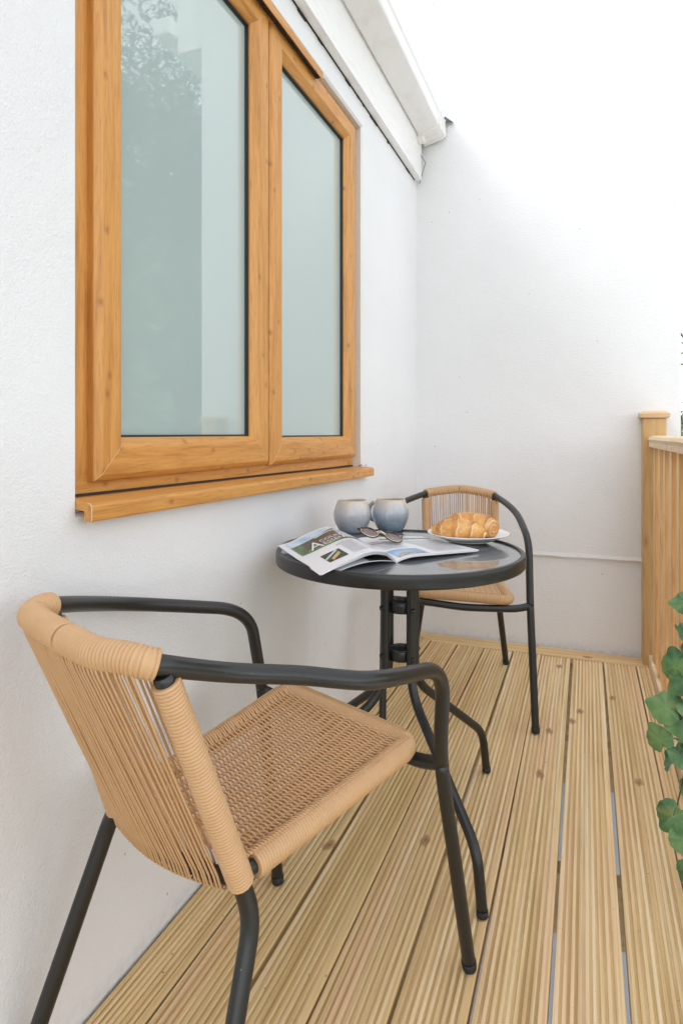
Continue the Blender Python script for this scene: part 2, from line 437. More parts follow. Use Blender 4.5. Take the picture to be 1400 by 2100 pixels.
wall.add([(XW, -4, GZ), (XW-.25, -4, GZ), (XW-.25, -4, 2.62), (XW, -4, 2.62)], [(3,2,1,0)])
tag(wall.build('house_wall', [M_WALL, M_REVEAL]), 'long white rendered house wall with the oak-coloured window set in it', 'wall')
# return wall at the end, with the drip lip above the deck
bw = MB(); XE = .383; LZ = .4225
prof = [(YB+.012, GZ), (YB+.012, LZ+.006), (YB-.002, LZ), (YB-.004, LZ+.004), (YB, LZ+.02), (YB, 5.2), (YB+.33, 5.2), (YB+.33, GZ)]
NX = 60
for i in range(NX):
    xa = lerp(-3.2, XE, i/NX); xb = lerp(-3.2, XE, (i+1)/NX)
    wob = lambda x: .0012*math.sin(x*9) + .0008*math.sin(x*31+1)
    for a, b in zip(prof, prof[1:]):
        za = a[1] + (wob(xa) if abs(a[1]-LZ) < .01 else 0); zb = b[1] + (wob(xa) if abs(b[1]-LZ) < .01 else 0)
        zc = b[1] + (wob(xb) if abs(b[1]-LZ) < .01 else 0); zd = a[1] + (wob(xb) if abs(a[1]-LZ) < .01 else 0)
        bw.add([(xa, a[0], za), (xb, a[0], zd), (xb, b[0], zc), (xa, b[0], zb)], [(0,1,2,3)])
bw.add([(XE, p[0], p[1]) for p in prof], [tuple(range(len(prof)))])
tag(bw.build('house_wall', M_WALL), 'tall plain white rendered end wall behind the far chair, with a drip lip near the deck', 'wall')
# white boxed eaves on the outer corner of the end wall, mirrored in the window
eav = thing('boxed_eaves', 'white boxed eaves with a gutter stub, high on the outer corner of the end wall', 'eaves', (XE, YB, 3.24))
EAVES = ((XE+.003, YB+.02, 3.24), (XE+.184, YB+.40, 5.15))

# ------------------------------------------------------------------ window
FX = XW - .040
win = thing('casement_window', 'oak-coloured window of two frosted casements above the bistro table', 'window', (FX, 1.5, WZ0))
def mprofile_loop(mb, y0, y1, z0, z1, prof, x0, mi_h=1, mi_v=0):
    """mitred four-sided frame; prof = (inset, protrusion) pairs from the outer edge inwards"""
    loops = []
    for d, p in prof:
        loops.append([V(x0+p, y0+d, z0+d), V(x0+p, y1-d, z0+d), V(x0+p, y1-d, z1-d), V(x0+p, y0+d, z1-d)])
    for a, b in zip(loops, loops[1:]):
        for k in range(4):
            k2 = (k+1) % 4
            mb.add([a[k], a[k2], b[k2], b[k]], [(0,1,2,3)], mi_h if k % 2 == 0 else mi_v)
    return loops
def add_seams(mb, loops, mi):
    for k in range(4):
        pts = [l[k] + V(.0002, 0, 0) for l in loops[2:]]
        mb.tube(pts, .00055, 5, mi, smooth=False)
mb = MB()
fr = mprofile_loop(mb, WY0+.001, WY1-.001, WZ0+.012, WZ1-.002, [(0, -.05), (0, -.003), (.003, 0), (.074, 0), (.078, -.004), (.078, -.045)], FX)
mb.box((FX-.04, 1.506, WZ0+.05), (FX-.001, 1.550, WZ1-.035), 0)
mb.build('outer_frame', [M_FOILV, M_FOILH], win)
def sash(y0, y1, z0, z1):
    mb = MB(); P0 = .004
    lp = mprofile_loop(mb, y0, y1, z0, z1, [(0, P0-.004), (0, P0+.0090), (.001, P0+.0108), (.0105, P0+.0188), (.013, P0+.0195), (.058, P0+.0195), (.061, P0+.0185), (.0755, P0+.004), (.0775, P0+.0015), (.0785, P0-.001), (.0785, P0-.02)], FX)
    add_seams(mb, lp[:10], 2)
    s = mb.build('sash', [M_FOILV, M_FOILH, M_SEAM], win)
    g = MB(); q = .0785
    mprofile_loop(g, y0+q-.001, y1-q+.001, z0+q-.001, z1-q+.001, [(0, P0-.004), (.0045, P0-.004), (.0055, P0-.012), (.0055, P0-.02)], FX, 0, 0)
    g.build('gasket', M_GASKET, s)
    pn = MB(); pn.box((FX-.026, y0+q-.006, z0+q-.006), (FX-.0095, y1-q+.006, z1-q+.006)); pn.build('glass_pane', M_PANE, s)
    # small dark drain or hinge cap low on the meeting stile
    return s
S1 = (.868, 1.5180, .908, 2.156); S2 = (1.5290, 2.203, .9045, 2.156)
sash(*S1); sash(*S2)
mb = MB(); mb.box((FX-.01, 1.5182, .912), (FX+.0030, 1.5288, 2.15)); mb.build('meeting_gap_seal', M_GASKET, win)
# trickle vent hooded over the top rails
mb = MB(); VY0, VY1 = .83, 1.832
mb.box((FX+.002, VY0, 2.137), (FX+.046, VY1, 2.1545), 0)
mb.add([(FX+.0255, VY0, 2.1355), (FX+.0435, VY0, 2.1355), (FX+.0435, VY1-.003, 2.1355), (FX+.0255, VY1-.003, 2.1355)], [(3,2,1,0)], 1)
k = VY0 + .004
while k < VY1-.01:
    mb.box((FX+.027, k, 2.131), (FX+.042, k+.0032, 2.1352), 1 if int(k*100) % 9 else 2); k += .0075
mb.box((FX+.0435, VY0, 2.129), (FX+.0462, VY1, 2.1369), 0)
mb.build('trickle_vent', [M_FOILH, M_VENT, M_DIRTGAP], win)
# projecting sill: top slopes out, front lip turns down, ends cut square
mb = MB()
def sill_sec(y, dz):
    return [(FX+.002, .872), (FX+.03, .874), (XW+.028, .8685), (XW+.0335, .8665), (XW+.036, .862), (XW+.036, .8405), (XW+.0345, .8375), (XW+.020, .8375), (XW+.019, .8395), (XW+.019, .8545), (XW+.002, .8565), (FX+.002, .8565)], y, dz
SY = [(.800, .010), (1.2, .006), (1.6, .002), (2.0, -.003), (2.258, -.006)]
secs = [sill_sec(y, dz) for y, dz in SY]; k = len(secs[0][0]); vs = []
for sec, y, dz in secs: vs += [(x, y, z+dz) for x, z in sec]
mb.add(vs, [(j*k+i, (j+1)*k+i, (j+1)*k+(i+1) % k, j*k+(i+1) % k) for j in range(len(secs)-1) for i in range(k)], 0)
mb.f += [tuple(range(k)), tuple((len(secs)-1)*k+i for i in reversed(range(k)))]; mb.m += [0, 0]; mb.sm += [False, False]
# end cap trim standing a hair proud, pale joint line
e = [V(x, .7985, z+.010) for x, z in secs[0][0][2:7]]
mb.tube(e, .0012, 5, 1, smooth=False)
sill = mb.build('sill', [M_FOILH, M_SEAM], win)
mb = MB()
jy = [(y, .8732 + dz) for y, dz in SY[:-1]] + [(2.222, .8732-.0055)]; jy[0] = (.812, .8732+.0098)
mb.add([(FX+.0034, y, z) for y, z in jy] + [(FX+.0034, y, z+.0046) for y, z in jy] + [(FX-.01, y, z+.0046) for y, z in jy],
       [(i, i+1, 6+i, 5+i) for i in range(4)] + [(5+i, 6+i, 11+i, 10+i) for i in range(4)])
mb.build('sill_joint', M_DIRTGAP, win)
mb = MB()
rr = random.Random(3)
for i in range(26):
    y = 2.20+rr.random()*.055; c = V(XW-.012+rr.random()*.02, y, .868+rr.random()*.004)
    mb.add([c+V(rr.uniform(-.006,.006), rr.uniform(-.006,.006), rr.uniform(0,.005)) for _ in range(4)], [(0,1,2,3)])
for i in range(22):
    c = V(XW-.002+rr.random()*.006, .800+rr.random()*.02, .863+rr.random()*.018)
    mb.add([c+V(rr.uniform(-.006,.006), rr.uniform(-.006,.006), rr.uniform(-.004,.005)) for _ in range(4)], [(0,1,2,3)])
mb.build('mortar_crumbs', simple('mortar_grey', (.33, .32, .29), .95), win)

# ------------------------------------------------------------------ eaves: fascia, gutter, slates, flashing
mb = MB(); mb.box((XW+.003, -3.9, 2.250), (XW+.034, YB-.035, 2.56)); 
fas = mb.build('fascia_board', M_PVC, bevel=.002); tag(fas, 'white fascia board running along the wall top under the gutter', 'fascia')
mb = MB(); mb.box((XW-.002, -3.9, 2.2475), (XW+.0045, YB-.05, 2.2505))
rr = random.Random(9)
y = 1.2
while y < YB-.1:
    w = rr.uniform(.01, .07)
    if rr.random() < .45: mb.box((XW+.0005, y, 2.2455-rr.uniform(0, .006)), (XW+.0055, y+w, 2.2478))
    y += w + rr.uniform(.0, .08)
g = mb.build('sealant_gap', M_DIRTGAP, fas); g.location = (0, 0, 0)
mb = MB(); mb.box(*EAVES); mb.build('soffit_box', M_PVC, eav, bevel=.004)
mb = MB(); mb.box((XE+.186, YB-.05, 3.33), (XE+.31, YB+.42, 3.43)); mb.build('gutter_stub', M_PVC, eav, bevel=.012)
gut = thing('gutter', 'white square-section gutter along the eaves, capped near the end wall', 'gutter', (-.70, 1.5, 2.43))
GXB, GXF = XW+.0355, -.648
def gsec(o=0.0, zt=0.0):
    return [(GXB-0, 2.535), (GXB-0, 2.440-o), (GXB+.010, 2.432-o), (GXF-.022+o, 2.452-o), (GXF-.004+o, 2.459-o*.6), (GXF+o, 2.468), (GXF-.004+o, 2.520), (GXF+.002+o, 2.528+zt), (GXF-.003+o, 2.534+zt), (GXF-.012, 2.534+zt)]
def gsweep(mb, sec, y0, y1, mi=0, ends=True):
    k = len(sec); mb.add([(x, y0, z) for x, z in sec] + [(x, y1, z) for x, z in sec], [(i, i+1, k+i+1, k+i) for i in range(k-1)], mi)
    if ends: mb.add([(x, y0, z) for x, z in sec], [tuple(range(k))], mi); mb.add([(x, y1, z) for x, z in sec], [tuple(reversed(range(k)))], mi)
mb = MB(); gsweep(mb, gsec(), -3.9, 2.955, ends=True); mb.build('channel', M_PVC, gut)
mb = MB()
gsweep(mb, gsec(.006), 2.905, 2.925); gsweep(mb, gsec(.0032), 2.925, 2.965); gsweep(mb, gsec(.009, .003), 2.965, 2.985); gsweep(mb, gsec(.005), 2.985, 3.012); gsweep(mb, gsec(.010, .002), 3.012, 3.026)
mb.box((GXB-.02, 2.915, 2.404), (GXB+.03, 2.955, 2.436))
mb.build('end_cap', M_PVC, gut)
mb = MB(); mb.tube([(GXB-.02, 2.99, 2.40), (GXB+.02, 3.0, 2.33), (XW+.02, 3.02, 2.24)], .002, 6)
mb.build('bracket_wire', simple('grey_wire', (.2, .2, .2), .6), gut)
roof = MB(); sl = .55
y = -3.9
while y < YB-.05:
    for k in range(6):
        xo = GXF - .045 - k*.2; zo = 2.548 + k*.2*sl + .004*(k % 2)
        off = .15 if k % 2 else 0
        roof.add([(xo, y+off+.003, zo), (xo, min(YB-.002, y+off+.297), zo), (xo-.24, min(YB-.002, y+off+.297), zo+.24*sl), (xo-.24, y+off+.003, zo+.24*sl),
                  (xo, y+off+.003, zo-.007), (xo, min(YB-.002, y+off+.297), zo-.007), (xo-.24, min(YB-.002, y+off+.297), zo+.24*sl-.007), (xo-.24, y+off+.003, zo+.24*sl-.007)],
                 [(0,1,2,3), (7,6,5,4), (0,4,5,1), (1,5,6,2), (3,7,4,0)])
    y += .3
tag(roof.build('slate_roof', M_SLATE), 'dark slate roof edge above the white gutter', 'roof')
mb = MB()
for zz, th in ((0, .004),):
    mb.add([(-.665, YB-.002, 2.572), (-.604, YB-.002, 2.520), (-1.6, YB-.002, 3.13), (-1.6, YB-.002, 3.07),
            (-.665, YB-.05, 2.560), (-.604, YB-.022, 2.516), (-1.6, YB-.05, 3.05), (-.64, YB-.02, 2.52)],
           [(0,1,2), (0,2,3), (0,4,5,1), (0,3,6,4), (4,7,5)])
tag(mb.build('lead_flashing', M_LEAD), 'small dark lead flashing poking out where gutter meets end wall', 'flashing')

# ------------------------------------------------------------------ balustrade
bal = thing('balustrade', 'pine deck balustrade with newel post, handrail and upright balusters', 'railing', (.27, 2.99, 0))
mb = MB(); mb.box((.228, 2.945, -.30), (.318, YB-.006, 1.058)); post = mb.build('newel_post', M_POST, bal, bevel=.004)
mb = MB()
cz = [(0, 1.058), (0, 1.064)]
def sq(o, z): return [V(.216+o, 2.933+o, z), V(.330-o, 2.933+o, z), V(.330-o, YB+.0-.002, z), V(.216+o, YB-.002, z)]
lay = [sq(.006, 1.0585), sq(0, 1.064), sq(0, 1.078), sq(.004, 1.082), sq(.014, 1.089), sq(.018, 1.090)]
for a, b in zip(lay, lay[1:]): mb.add(a+b, [(k, (k+1) % 4, (k+1) % 4+4, k+4) for k in range(4)])
mb.add(lay[0], [(3,2,1,0)]); mb.add(lay[-1], [(0,1,2,3)])
mb.build('post_cap', M_CAP, post)
mb = MB(); hs = [(.250, .936), (.318, .936), (.318, .955), (.322, .968), (.316, .979), (.300, .984), (.268, .984), (.252, .979), (.246, .968), (.250, .955)]
k = len(hs); mb.add([(x, .55, z) for x, z in hs] + [(x, 2.9435, z) for x, z in hs], [(i, (i+1) % k, k+(i+1) % k, k+i) for i in range(k)])
mb.add([(x, .55, z) for x, z in hs], [tuple(range(k))]); mb.add([(x, 2.9435, z) for x, z in hs], [tuple(reversed(range(k)))])
mb.build('handrail', M_HAND, bal)
mb = MB(); mb.box((.264, -.029, -.14), (.305, .029, .9355))
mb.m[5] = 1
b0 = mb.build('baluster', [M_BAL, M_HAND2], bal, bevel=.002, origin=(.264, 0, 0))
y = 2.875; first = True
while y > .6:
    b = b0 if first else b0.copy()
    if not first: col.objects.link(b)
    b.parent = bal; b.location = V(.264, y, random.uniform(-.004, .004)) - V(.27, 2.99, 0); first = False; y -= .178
mb = MB(); mb.box((.249, .55, -.12), (.2625, 2.944, .048)); mb.build('edge_trim', M_HAND, bal, bevel=.002)

# ------------------------------------------------------------------ chairs
def P3(D, k): return V(*D[k])
TR_, LR_ = .0125, .0125
def wrap_tube(mb, path, r, pitch=.0046, amp=.0011, n=14, mi=0, tilt=0.0):
    """a rail bound round and round with cord: ridged tube"""
    pts = resample(path, n=None, step=pitch/5)
    rs = []
    for i in range(len(pts)):
        ph = (i % 5) / 5.0
        rs.append(r - amp + amp*1.25*abs(math.sin(math.pi*ph))**.7)
    mb.tube(pts, rs, n, mi)
def make_chair(D, root, label, group, seed, ns=34):
    rng = random.Random(seed)
    ch_ = thing('bistro_chair', label, 'chair', root, group)
    p = lambda k: P3(D, k)
    # one long bent tube: arms and crest
    pR = [p('Bp')] + [V(*q) for q in D['armp']] ; pL = [V(*q) for q in D['armm']] + [p('Bm')]
    spl = catmull(pR + [p('Tp'), p('Hp'), p('Cp'), p('Hm'), p('Tm')] + pL, 10)
    def leg_top(B, J, nxt):
        return None
    full = [p('Jp')] + spl + [p('Jm')]
    iR = 1; iL = len(full)-2
    def corner(pts, B, r):
        return pts
    # round the bends where the arm turns down into the front leg
    def trim(seq, B, r):
        return [q for q in seq if (q-B).length > r]
    rB = .058
    top = trim(spl, p('Bp'), rB); top = trim(top, p('Bm'), rB)
    a = p('Bp') + (p('Jp')-p('Bp')).normalized()*rB; b = top[0]
    arcR = [a*(1-t)**2 + p('Bp')*2*t*(1-t) + b*t*t for t in [i/12 for i in range(12)]]
    a2 = p('Bm') + (p('Jm')-p('Bm')).normalized()*rB; b2 = top[-1]
    arcL = [b2*(1-t)**2 + p('Bm')*2*t*(1-t) + a2*t*t for t in [i/12 for i in range(1, 13)]]
    def legcurve(s):
        J, F, B = p('J'+s), p('F'+s), p('B'+s)
        a0 = B + (J-B).normalized()*rB; e0 = F + (J-F).normalized()*.008
        c = catmull([B, a0, J, J.lerp(e0, .5), e0], 16)
        c = [q for q in c if q.z < a0.z-1e-4]; k = min(range(len(c)), key=lambda i: (c[i]-J).length)
        return c[:k+1], c[k:], (c[k+1]-c[k-1]).normalized()
    upR, loR, tR = legcurve('p'); upL, loL, tL = legcurve('m')
    armpath = resample(upR[::-1] + arcR + top + arcL + upL, step=.010)
    mb = MB(); mb.tube(armpath, TR_, 18, t0=-tR, t1=tL); arm = mb.build('arm_frame', M_METAL, ch_)
    for s in 'pm':
        J, F, B = p('J'+s), p('F'+s), p('B'+s)
        mid = J.lerp(F, .45) + V(0, 0, 0)
        leg = resample(loR if s == 'p' else loL, step=.015)
        mb = MB(); mb.tube(leg, LR_, 18, t0=tR if s == 'p' else tL); lg = mb.build('front_leg', M_METAL, ch_)
        mb = MB(); d_ = (J-F).normalized(); mb.tube([F+V(0,0,.001), F+d_*.004, F+d_*.008, F+d_*.02], [LR_*.8, LR_+.0008, LR_+.0012, LR_+.0012], 18); mb.build('foot_cap', M_RUBBER, lg)
    for s in 'pm':
        Rr, K, Q, T = p('R'+s), p('K'+s), p('Q'+s), p('T'+s)
        up = (Rr - T).normalized()
        path = fillet([T - up*(-.012), Rr + up*.0, K, Q + V(0,0,.010)], [.03, .085], 12)
        mb = MB(); mb.tube(resample(path, step=.012), LR_, 18); lg = mb.build('rear_leg', M_METAL, ch_)
        mb = MB(); mb.tube([Q+V(0,0,.001), Q+V(0,0,.005), Q+(K-Q).normalized()*.02], [LR_*.8, LR_+.001, LR_+.0012], 18); mb.build('foot_cap', M_RUBBER, lg)
        mb = MB(); wrap_tube(mb, [T + up*.024, T.lerp(Rr, .5), Rr - up*(-.008)], .0175, .0050, .0018)
        mb.build('wrapped_upright', M_RATTAN, ch_)
    # cord-bound crest
    crest = catmull([p('Tp'), p('Hp'), p('Cp'), p('Hm'), p('Tm')], 12)
    i0 = min(range(len(armpath)), key=lambda i: (armpath[i]-p('Tp')).length); i1 = min(range(len(armpath)), key=lambda i: (armpath[i]-p('Tm')).length)
    cp = armpath[i0:i1+1]; h = len(cp)//2
    mb = MB(); L = resample(cp, n=200)
    wrap_tube(mb, L[:99], .0184, .0050, .0018, 18); wrap_tube(mb, L[99:101], .0166, .002, .0, 18); wrap_tube(mb, L[101:], .0184, .0050, .0018, 18)
    mb.build('wrapped_crest', M_RATTAN, ch_)
    # lower back rail
    Rp, Rm = p('Rp'), p('Rm'); back = (p('Tp')+p('Tm'))/2 - (Rp+Rm)/2; back.z = 0; back = back.normalized()
    low = [Rp.lerp(Rm, t) + back*.018*math.sin(math.pi*t) + V(0, 0, -.004 - .006*math.sin(math.pi*t)) for t in [i/16 for i in range(17)]]
    mb = MB(); mb.tube(low, .010, 12); mb.build('lower_rail', M_METAL, ch_)
    # upright cords, a front and a rear layer, wrapped over crest and lower rail
    mb = MB(); NS = ns
    crest_s = resample(cp, n=100); low_s = resample(low, n=100)
    nrm = ((Rm-Rp).cross(p('Cp')-(Rp+Rm)/2)).normalized()
    if nrm.dot(back) < 0: nrm = -nrm
    pd = lambda S, t: S[0].lerp(S[0], 0) if t <= 0 else S[min(99, int(t*100))].lerp(S[min(100, int(t*100)+1)], t*100-int(t*100))
    for layer in (0, 1):
        for i in range(NS):
            t = .065 + .87*(i + .12*layer)/(NS-.5)
            tt = t + rng.uniform(-.006, .006); tb = t + rng.uniform(-.006, .006)
            A = pd(crest_s, tt); B = pd(low_s, min(.97, max(.03, tb)))
            off = .0172 if layer == 0 else -.0150; offb = .012 if layer == 0 else -.0118
            bow = rng.uniform(-.0015, .0015)
            q = [A + nrm*off + V(0,0,.006), A.lerp(B, .04)+nrm*off*.98, A.lerp(B, .5) + nrm*((off+offb)/2+bow), A.lerp(B, .95)+nrm*offb, B + nrm*offb + V(0,0,-.004), B + nrm*offb*.4 + V(0,0,-.0125), B - nrm*offb*.2 + V(0,0,-.0122)]
            mb.tube(q, .00165, 6)
    mb.build('back_cords', M_RATTAN, ch_)
    # seat: cord-bound rim and woven panel
    Sp, Sm = p('Sp'), p('Sm')
    seat_rim = fillet([Rp + (Sp-Rp)*.06, Sp, Sm, Rm + (Sm-Rm)*.06], .045, 10)
    mb = MB(); mb.tube(resample([Rp] + seat_rim + [Rm], step=.012), .010, 12); rail = mb.build('seat_rail', M_METAL, ch_)
    mb = MB(); wrap_tube(mb, seat_rim, .0174, .0050, .0018, 16)
    # second binding course hugging the corners
    wv = MB()
    def q(a, b):   # a: 0..1 across (p side to m side), b: 0..1 back to front
        A = Rp.lerp(Sp, b); B = Rm.lerp(Sm, b); w = A.lerp(B, a)
        sag = .010*math.sin(math.pi*a)*math.sin(math.pi*min(1, b*1.05))
        return w + V(0, 0, .0085 - sag)
    width = (Rp-Rm).length*.5 + (Sp-Sm).length*.5; depth = ((Sp-Rp).length+(Sm-Rm).length)/2
    nwarp = 16; nw = int(depth/.0042)
    for i in range(nw):
        b = .03 + .955*i/(nw-1); par = i % 2; pts = []
        N = nwarp*6; inset = .04 if b < .93 else .04 + (b-.93)*1.1
        for j in range(N+1):
            a = lerp(inset, 1-inset, j/N); ph = a*nwarp*math.pi + par*math.pi
            edge = min(1, min(a-.03, .97-a)/.05+.1)
            pts.append(q(a, b) + V(0, 0, .0031*math.sin(ph)*max(0, edge) + rng.uniform(-.0002, .0002)) + (Sp-Rp).normalized()*.0009*math.cos(ph*1.0))
        wv.tube(pts, .00178, 6)
    for k in range(nwarp+1):
        a = (k+.5)/nwarp
        if a > .97: continue
        for da in (-.0065/width*.9, .0065/width*.9):
            wv.tube([q(a+da, b) - V(0,0,.0006) for b in [.02+.95*i/14 for i in range(15)]], .0015, 6)
    # cords stepping from the weave over the rim
    nr = int(depth/.0058)
    for i in range(nr):
        b = .04 + .92*i/(nr-1)
        for a0, a1 in ((.0, .085), (1.0, .915)):
            e0 = q(a0, b); e1 = q(a1, b)
            wv.tube([e0 + V(0,0,.0095), e0.lerp(e1, .3)+V(0,0,.0088), e0.lerp(e1, .65)+V(0,0,.003 if i % 2 else .0050), e1 + V(0,0,-.001 if i % 2 else .0012)], .0020, 6)
    for k in range(nwarp*4):
        a = .05 + .90*k/(nwarp*4-1)
        for b0, b1 in ((1.0, .93), (.0, .07)):
            e0 = q(a, b0); e1 = q(a, b1)
            wv.tube([e0 + V(0,0,.0095), e0.lerp(e1, .4)+V(0,0,.0078), e1 + V(0,0,.0)], .0021, 6)
    st = wv.build('woven_seat', M_RATTAN, ch_); mb.build('wrapped_rim', M_RATTAN, st)
    # tube under the seat front tying the two front legs together
    Jp, Jm = p('Jp'), p('Jm')
    dn = V(0, 0, -.030)
    su = catmull([Jp, Jp.lerp(Sp + dn, .75), Sp.lerp(Sm, .12) + dn, Sp.lerp(Sm, .5) + dn + V(0,0,-.006), Sp.lerp(Sm, .88) + dn, Jm.lerp(Sm + dn, .75), Jm], 6)
    mb = MB(); mb.tube(resample(su, step=.012), .0125, 16); mb.build('seat_support', M_METAL, ch_)
    # weld blobs at the joints
    return ch_
CH_A = {'Fp': (-0.2001, 1.1573, 0.0000), 'Fm': (-0.6317, 1.2229, 0.0000), 'Bp': (-0.2214, 1.0237, 0.6043), 'Bm': (-0.6638, 1.1549, 0.6194), 'Tp': (-0.4520, 0.5813, 0.7298), 'Tm': (-0.7066, 0.6651, 0.7500), 'Cp': (-0.5410, 0.5696, 0.7383), 'Rp': (-0.4183, 0.7002, 0.4186), 'Rm': (-0.6771, 0.7690, 0.4156), 'Qp': (-0.3965, 0.5408, 0.0000), 'Qm': (-0.7700, 0.6469, 0.0000), 'Sp': (-0.2882, 1.0939, 0.4319), 'Sm': (-0.5883, 1.1883, 0.4503), 'Jp': (-0.2328, 1.0647, 0.4218), 'Jm': (-0.6534, 1.1892, 0.4369), 'Kp': (-0.4041, 0.7101, 0.3630), 'Km': (-0.6951, 0.7724, 0.3830), 'Hp': (-0.4885, 0.5675, 0.7380), 'Hm': (-0.6894, 0.6214, 0.7487),
        'armp': [(-.270, .794, .6600), (-.351, .740, .6750), (-.417, .679, .6910)][:3], 'armm': [(-0.7573, 0.8974, 0.6874)]}
CH_B = {'Fp': (-0.6430, 2.0137, 0.0000), 'Fm': (-0.1543, 2.1436, 0.0000), 'Bp': (-0.6779, 2.1346, 0.6188), 'Bm': (-0.1845, 2.2473, 0.6214), 'Tp': (-0.6478, 2.6399, 0.7323), 'Tm': (-0.3614, 2.7004, 0.7266), 'Cp': (-0.5070, 2.7128, 0.7499), 'Rp': (-0.6114, 2.5293, 0.4174), 'Rm': (-0.3497, 2.5857, 0.4174), 'Qp': (-0.7047, 2.6590, 0.0000), 'Qm': (-0.3200, 2.7440, 0.0000), 'Sp': (-0.5464, 2.1128, 0.4369), 'Sm': (-0.2376, 2.1759, 0.4237), 'Jp': (-0.6630, 2.0932, 0.4110), 'Jm': (-0.1759, 2.2015, 0.4051), 'Kp': (-0.6202, 2.5175, 0.3700), 'Km': (-0.3368, 2.5786, 0.3700), 'Hp': (-0.5867, 2.6833, 0.7433), 'Hm': (-0.4298, 2.7171, 0.7415),
        'armp': [(-0.7083, 2.3708, 0.6963)], 'armm': [(-0.2536, 2.4730, 0.6899)]}
make_chair(CH_A, (-.504, .893, 0), 'near rattan bistro chair seen from behind, in front of the table', 'rattan bistro chairs', 1)
make_chair(CH_B, (-.446, 2.397, 0), 'far rattan bistro chair facing the camera behind the table, by the end wall', 'rattan bistro chairs', 2, 30)

# ------------------------------------------------------------------ table
TC = V(-.448, 1.54, 0); TR, TZ = .3146, .699
tab = thing('bistro_table', 'round black bistro table with smoked glass top, laid with breakfast', 'table', TC)
mb = MB(); mb.lathe([(TR-.013, .6945), (TR-.012, .6985), (TR-.009, TZ), (TR-.004, TZ), (TR-.001, .697), (TR, .693), (TR, .672), (TR-.001, .669), (TR-.004, .667), (TR-.020, .667), (TR-.020, .685)], TC, 128)
mb.build('table_rim', M_METAL, tab)
mb = MB(); mb.lathe([(0, .6945), (TR-.0128, .6945)], TC, 96, smooth=False); mb.lathe([(TR-.0128, .6945), (TR-.0128, .6885), (0, .6885)], TC, 96, smooth=False)
mb.build('glass_top', M_TGLASS, tab)
PC = TC + V(.007, .004, 0)
for a in (60, -45, 150, -135):
    u = V(math.cos(R(a)), math.sin(R(a)), 0); rf = .354 if a in (60, -45) else .34
    path = fillet([PC + u*.047 + V(0,0,.667), PC + u*.047 + V(0,0,.345), TC + u*(rf-.018) + V(0,0,.125), TC + u*rf + V(0,0,.008)], [.062, .04], 12)
    mb = MB(); mb.tube(resample(path, step=.012), .0115, 18); lg = mb.build('leg', M_METAL, tab)
    mb = MB(); f = TC + u*rf; mb.tube([f+V(0,0,.001), f+V(0,0,.004), f+V(0,0,.016)], [.0095, .0125, .0125], 16); mb.build('foot_cap', M_RUBBER, lg)
    for z in (.550, .428):
        mb = MB(); c = PC + u*.0578 + V(0, 0, z)
        Mx = u.to_track_quat('Z', 'Y').to_matrix()
        mb.lathe([(.0068, 0), (.0068, .002), (.0055, .0042), (.003, .0055), (.0002, .006)], c, 14, M=Mx)
        mb.build('bolt', M_METAL, lg)
for z in (.550, .428):
    mb = MB(); h = .0135
    mb.lathe([(.0295, -h), (.0345, -h), (.0352, -h+.001), (.0352, h-.001), (.0345, h), (.0300, h), (.0295, h-.001), (.0295, -h)], PC+V(0,0,z), 48)
    mb.build('collar_ring', M_METAL, tab)
mb = MB()
for a in (15, 105):
    u = V(math.cos(R(a)), math.sin(R(a)), 0); s_ = V(-u.y, u.x, 0)*.012
    mb.add([TC-u*.294+s_+V(0,0,.681), TC+u*.294+s_+V(0,0,.681), TC+u*.294-s_+V(0,0,.681), TC-u*.294-s_+V(0,0,.681), TC-u*.294+s_+V(0,0,.6675), TC+u*.294+s_+V(0,0,.6675), TC+u*.294-s_+V(0,0,.6675), TC-u*.294-s_+V(0,0,.6675)],
           [(0,1,2,3), (7,6,5,4), (0,4,5,1), (1,5,6,2), (2,6,7,3), (3,7,4,0)])
mb.build('cross_brace', M_METAL, tab)
GZT = .6946

# ------------------------------------------------------------------ magazine
A1 = V(-.734, 1.420, .7055); A2 = V(-.522, 1.201, .694); S1_ = V(-.406, 1.377, .6985); R1 = V(-.248, 1.570, .7015); R2 = V(-.433, 1.714, .7015)
S2_ = V(-.600, 1.582, .6985)
t_ = 0
mag = thing('magazine', 'open glossy magazine with curling pages, under the sunglasses', 'magazine', (-.5, 1.45, GZT))
def cubic(xs, ys, x):
    n = len(xs)
    if x <= xs[0]: return ys[0]
    if x >= xs[-1]: return ys[-1]
    i = max(k for k in range(n-1) if xs[k] <= x)
    m = []
    for k in range(n):
        if k == 0: m.append((ys[1]-ys[0])/(xs[1]-xs[0]))
        elif k == n-1: m.append((ys[-1]-ys[-2])/(xs[-1]-xs[-2]))
        else:
            d0 = (ys[k]-ys[k-1])/(xs[k]-xs[k-1]); d1 = (ys[k+1]-ys[k])/(xs[k+1]-xs[k])
            m.append(0 if d0*d1 <= 0 else 2*d0*d1/(d0+d1))
    h = xs[i+1]-xs[i]; t = (x-xs[i])/h
    return ys[i]*(2*t**3-3*t*t+1) + ys[i+1]*(-2*t**3+3*t*t) + m[i]*h*(t**3-2*t*t+t) + m[i+1]*h*(t**3-t*t)
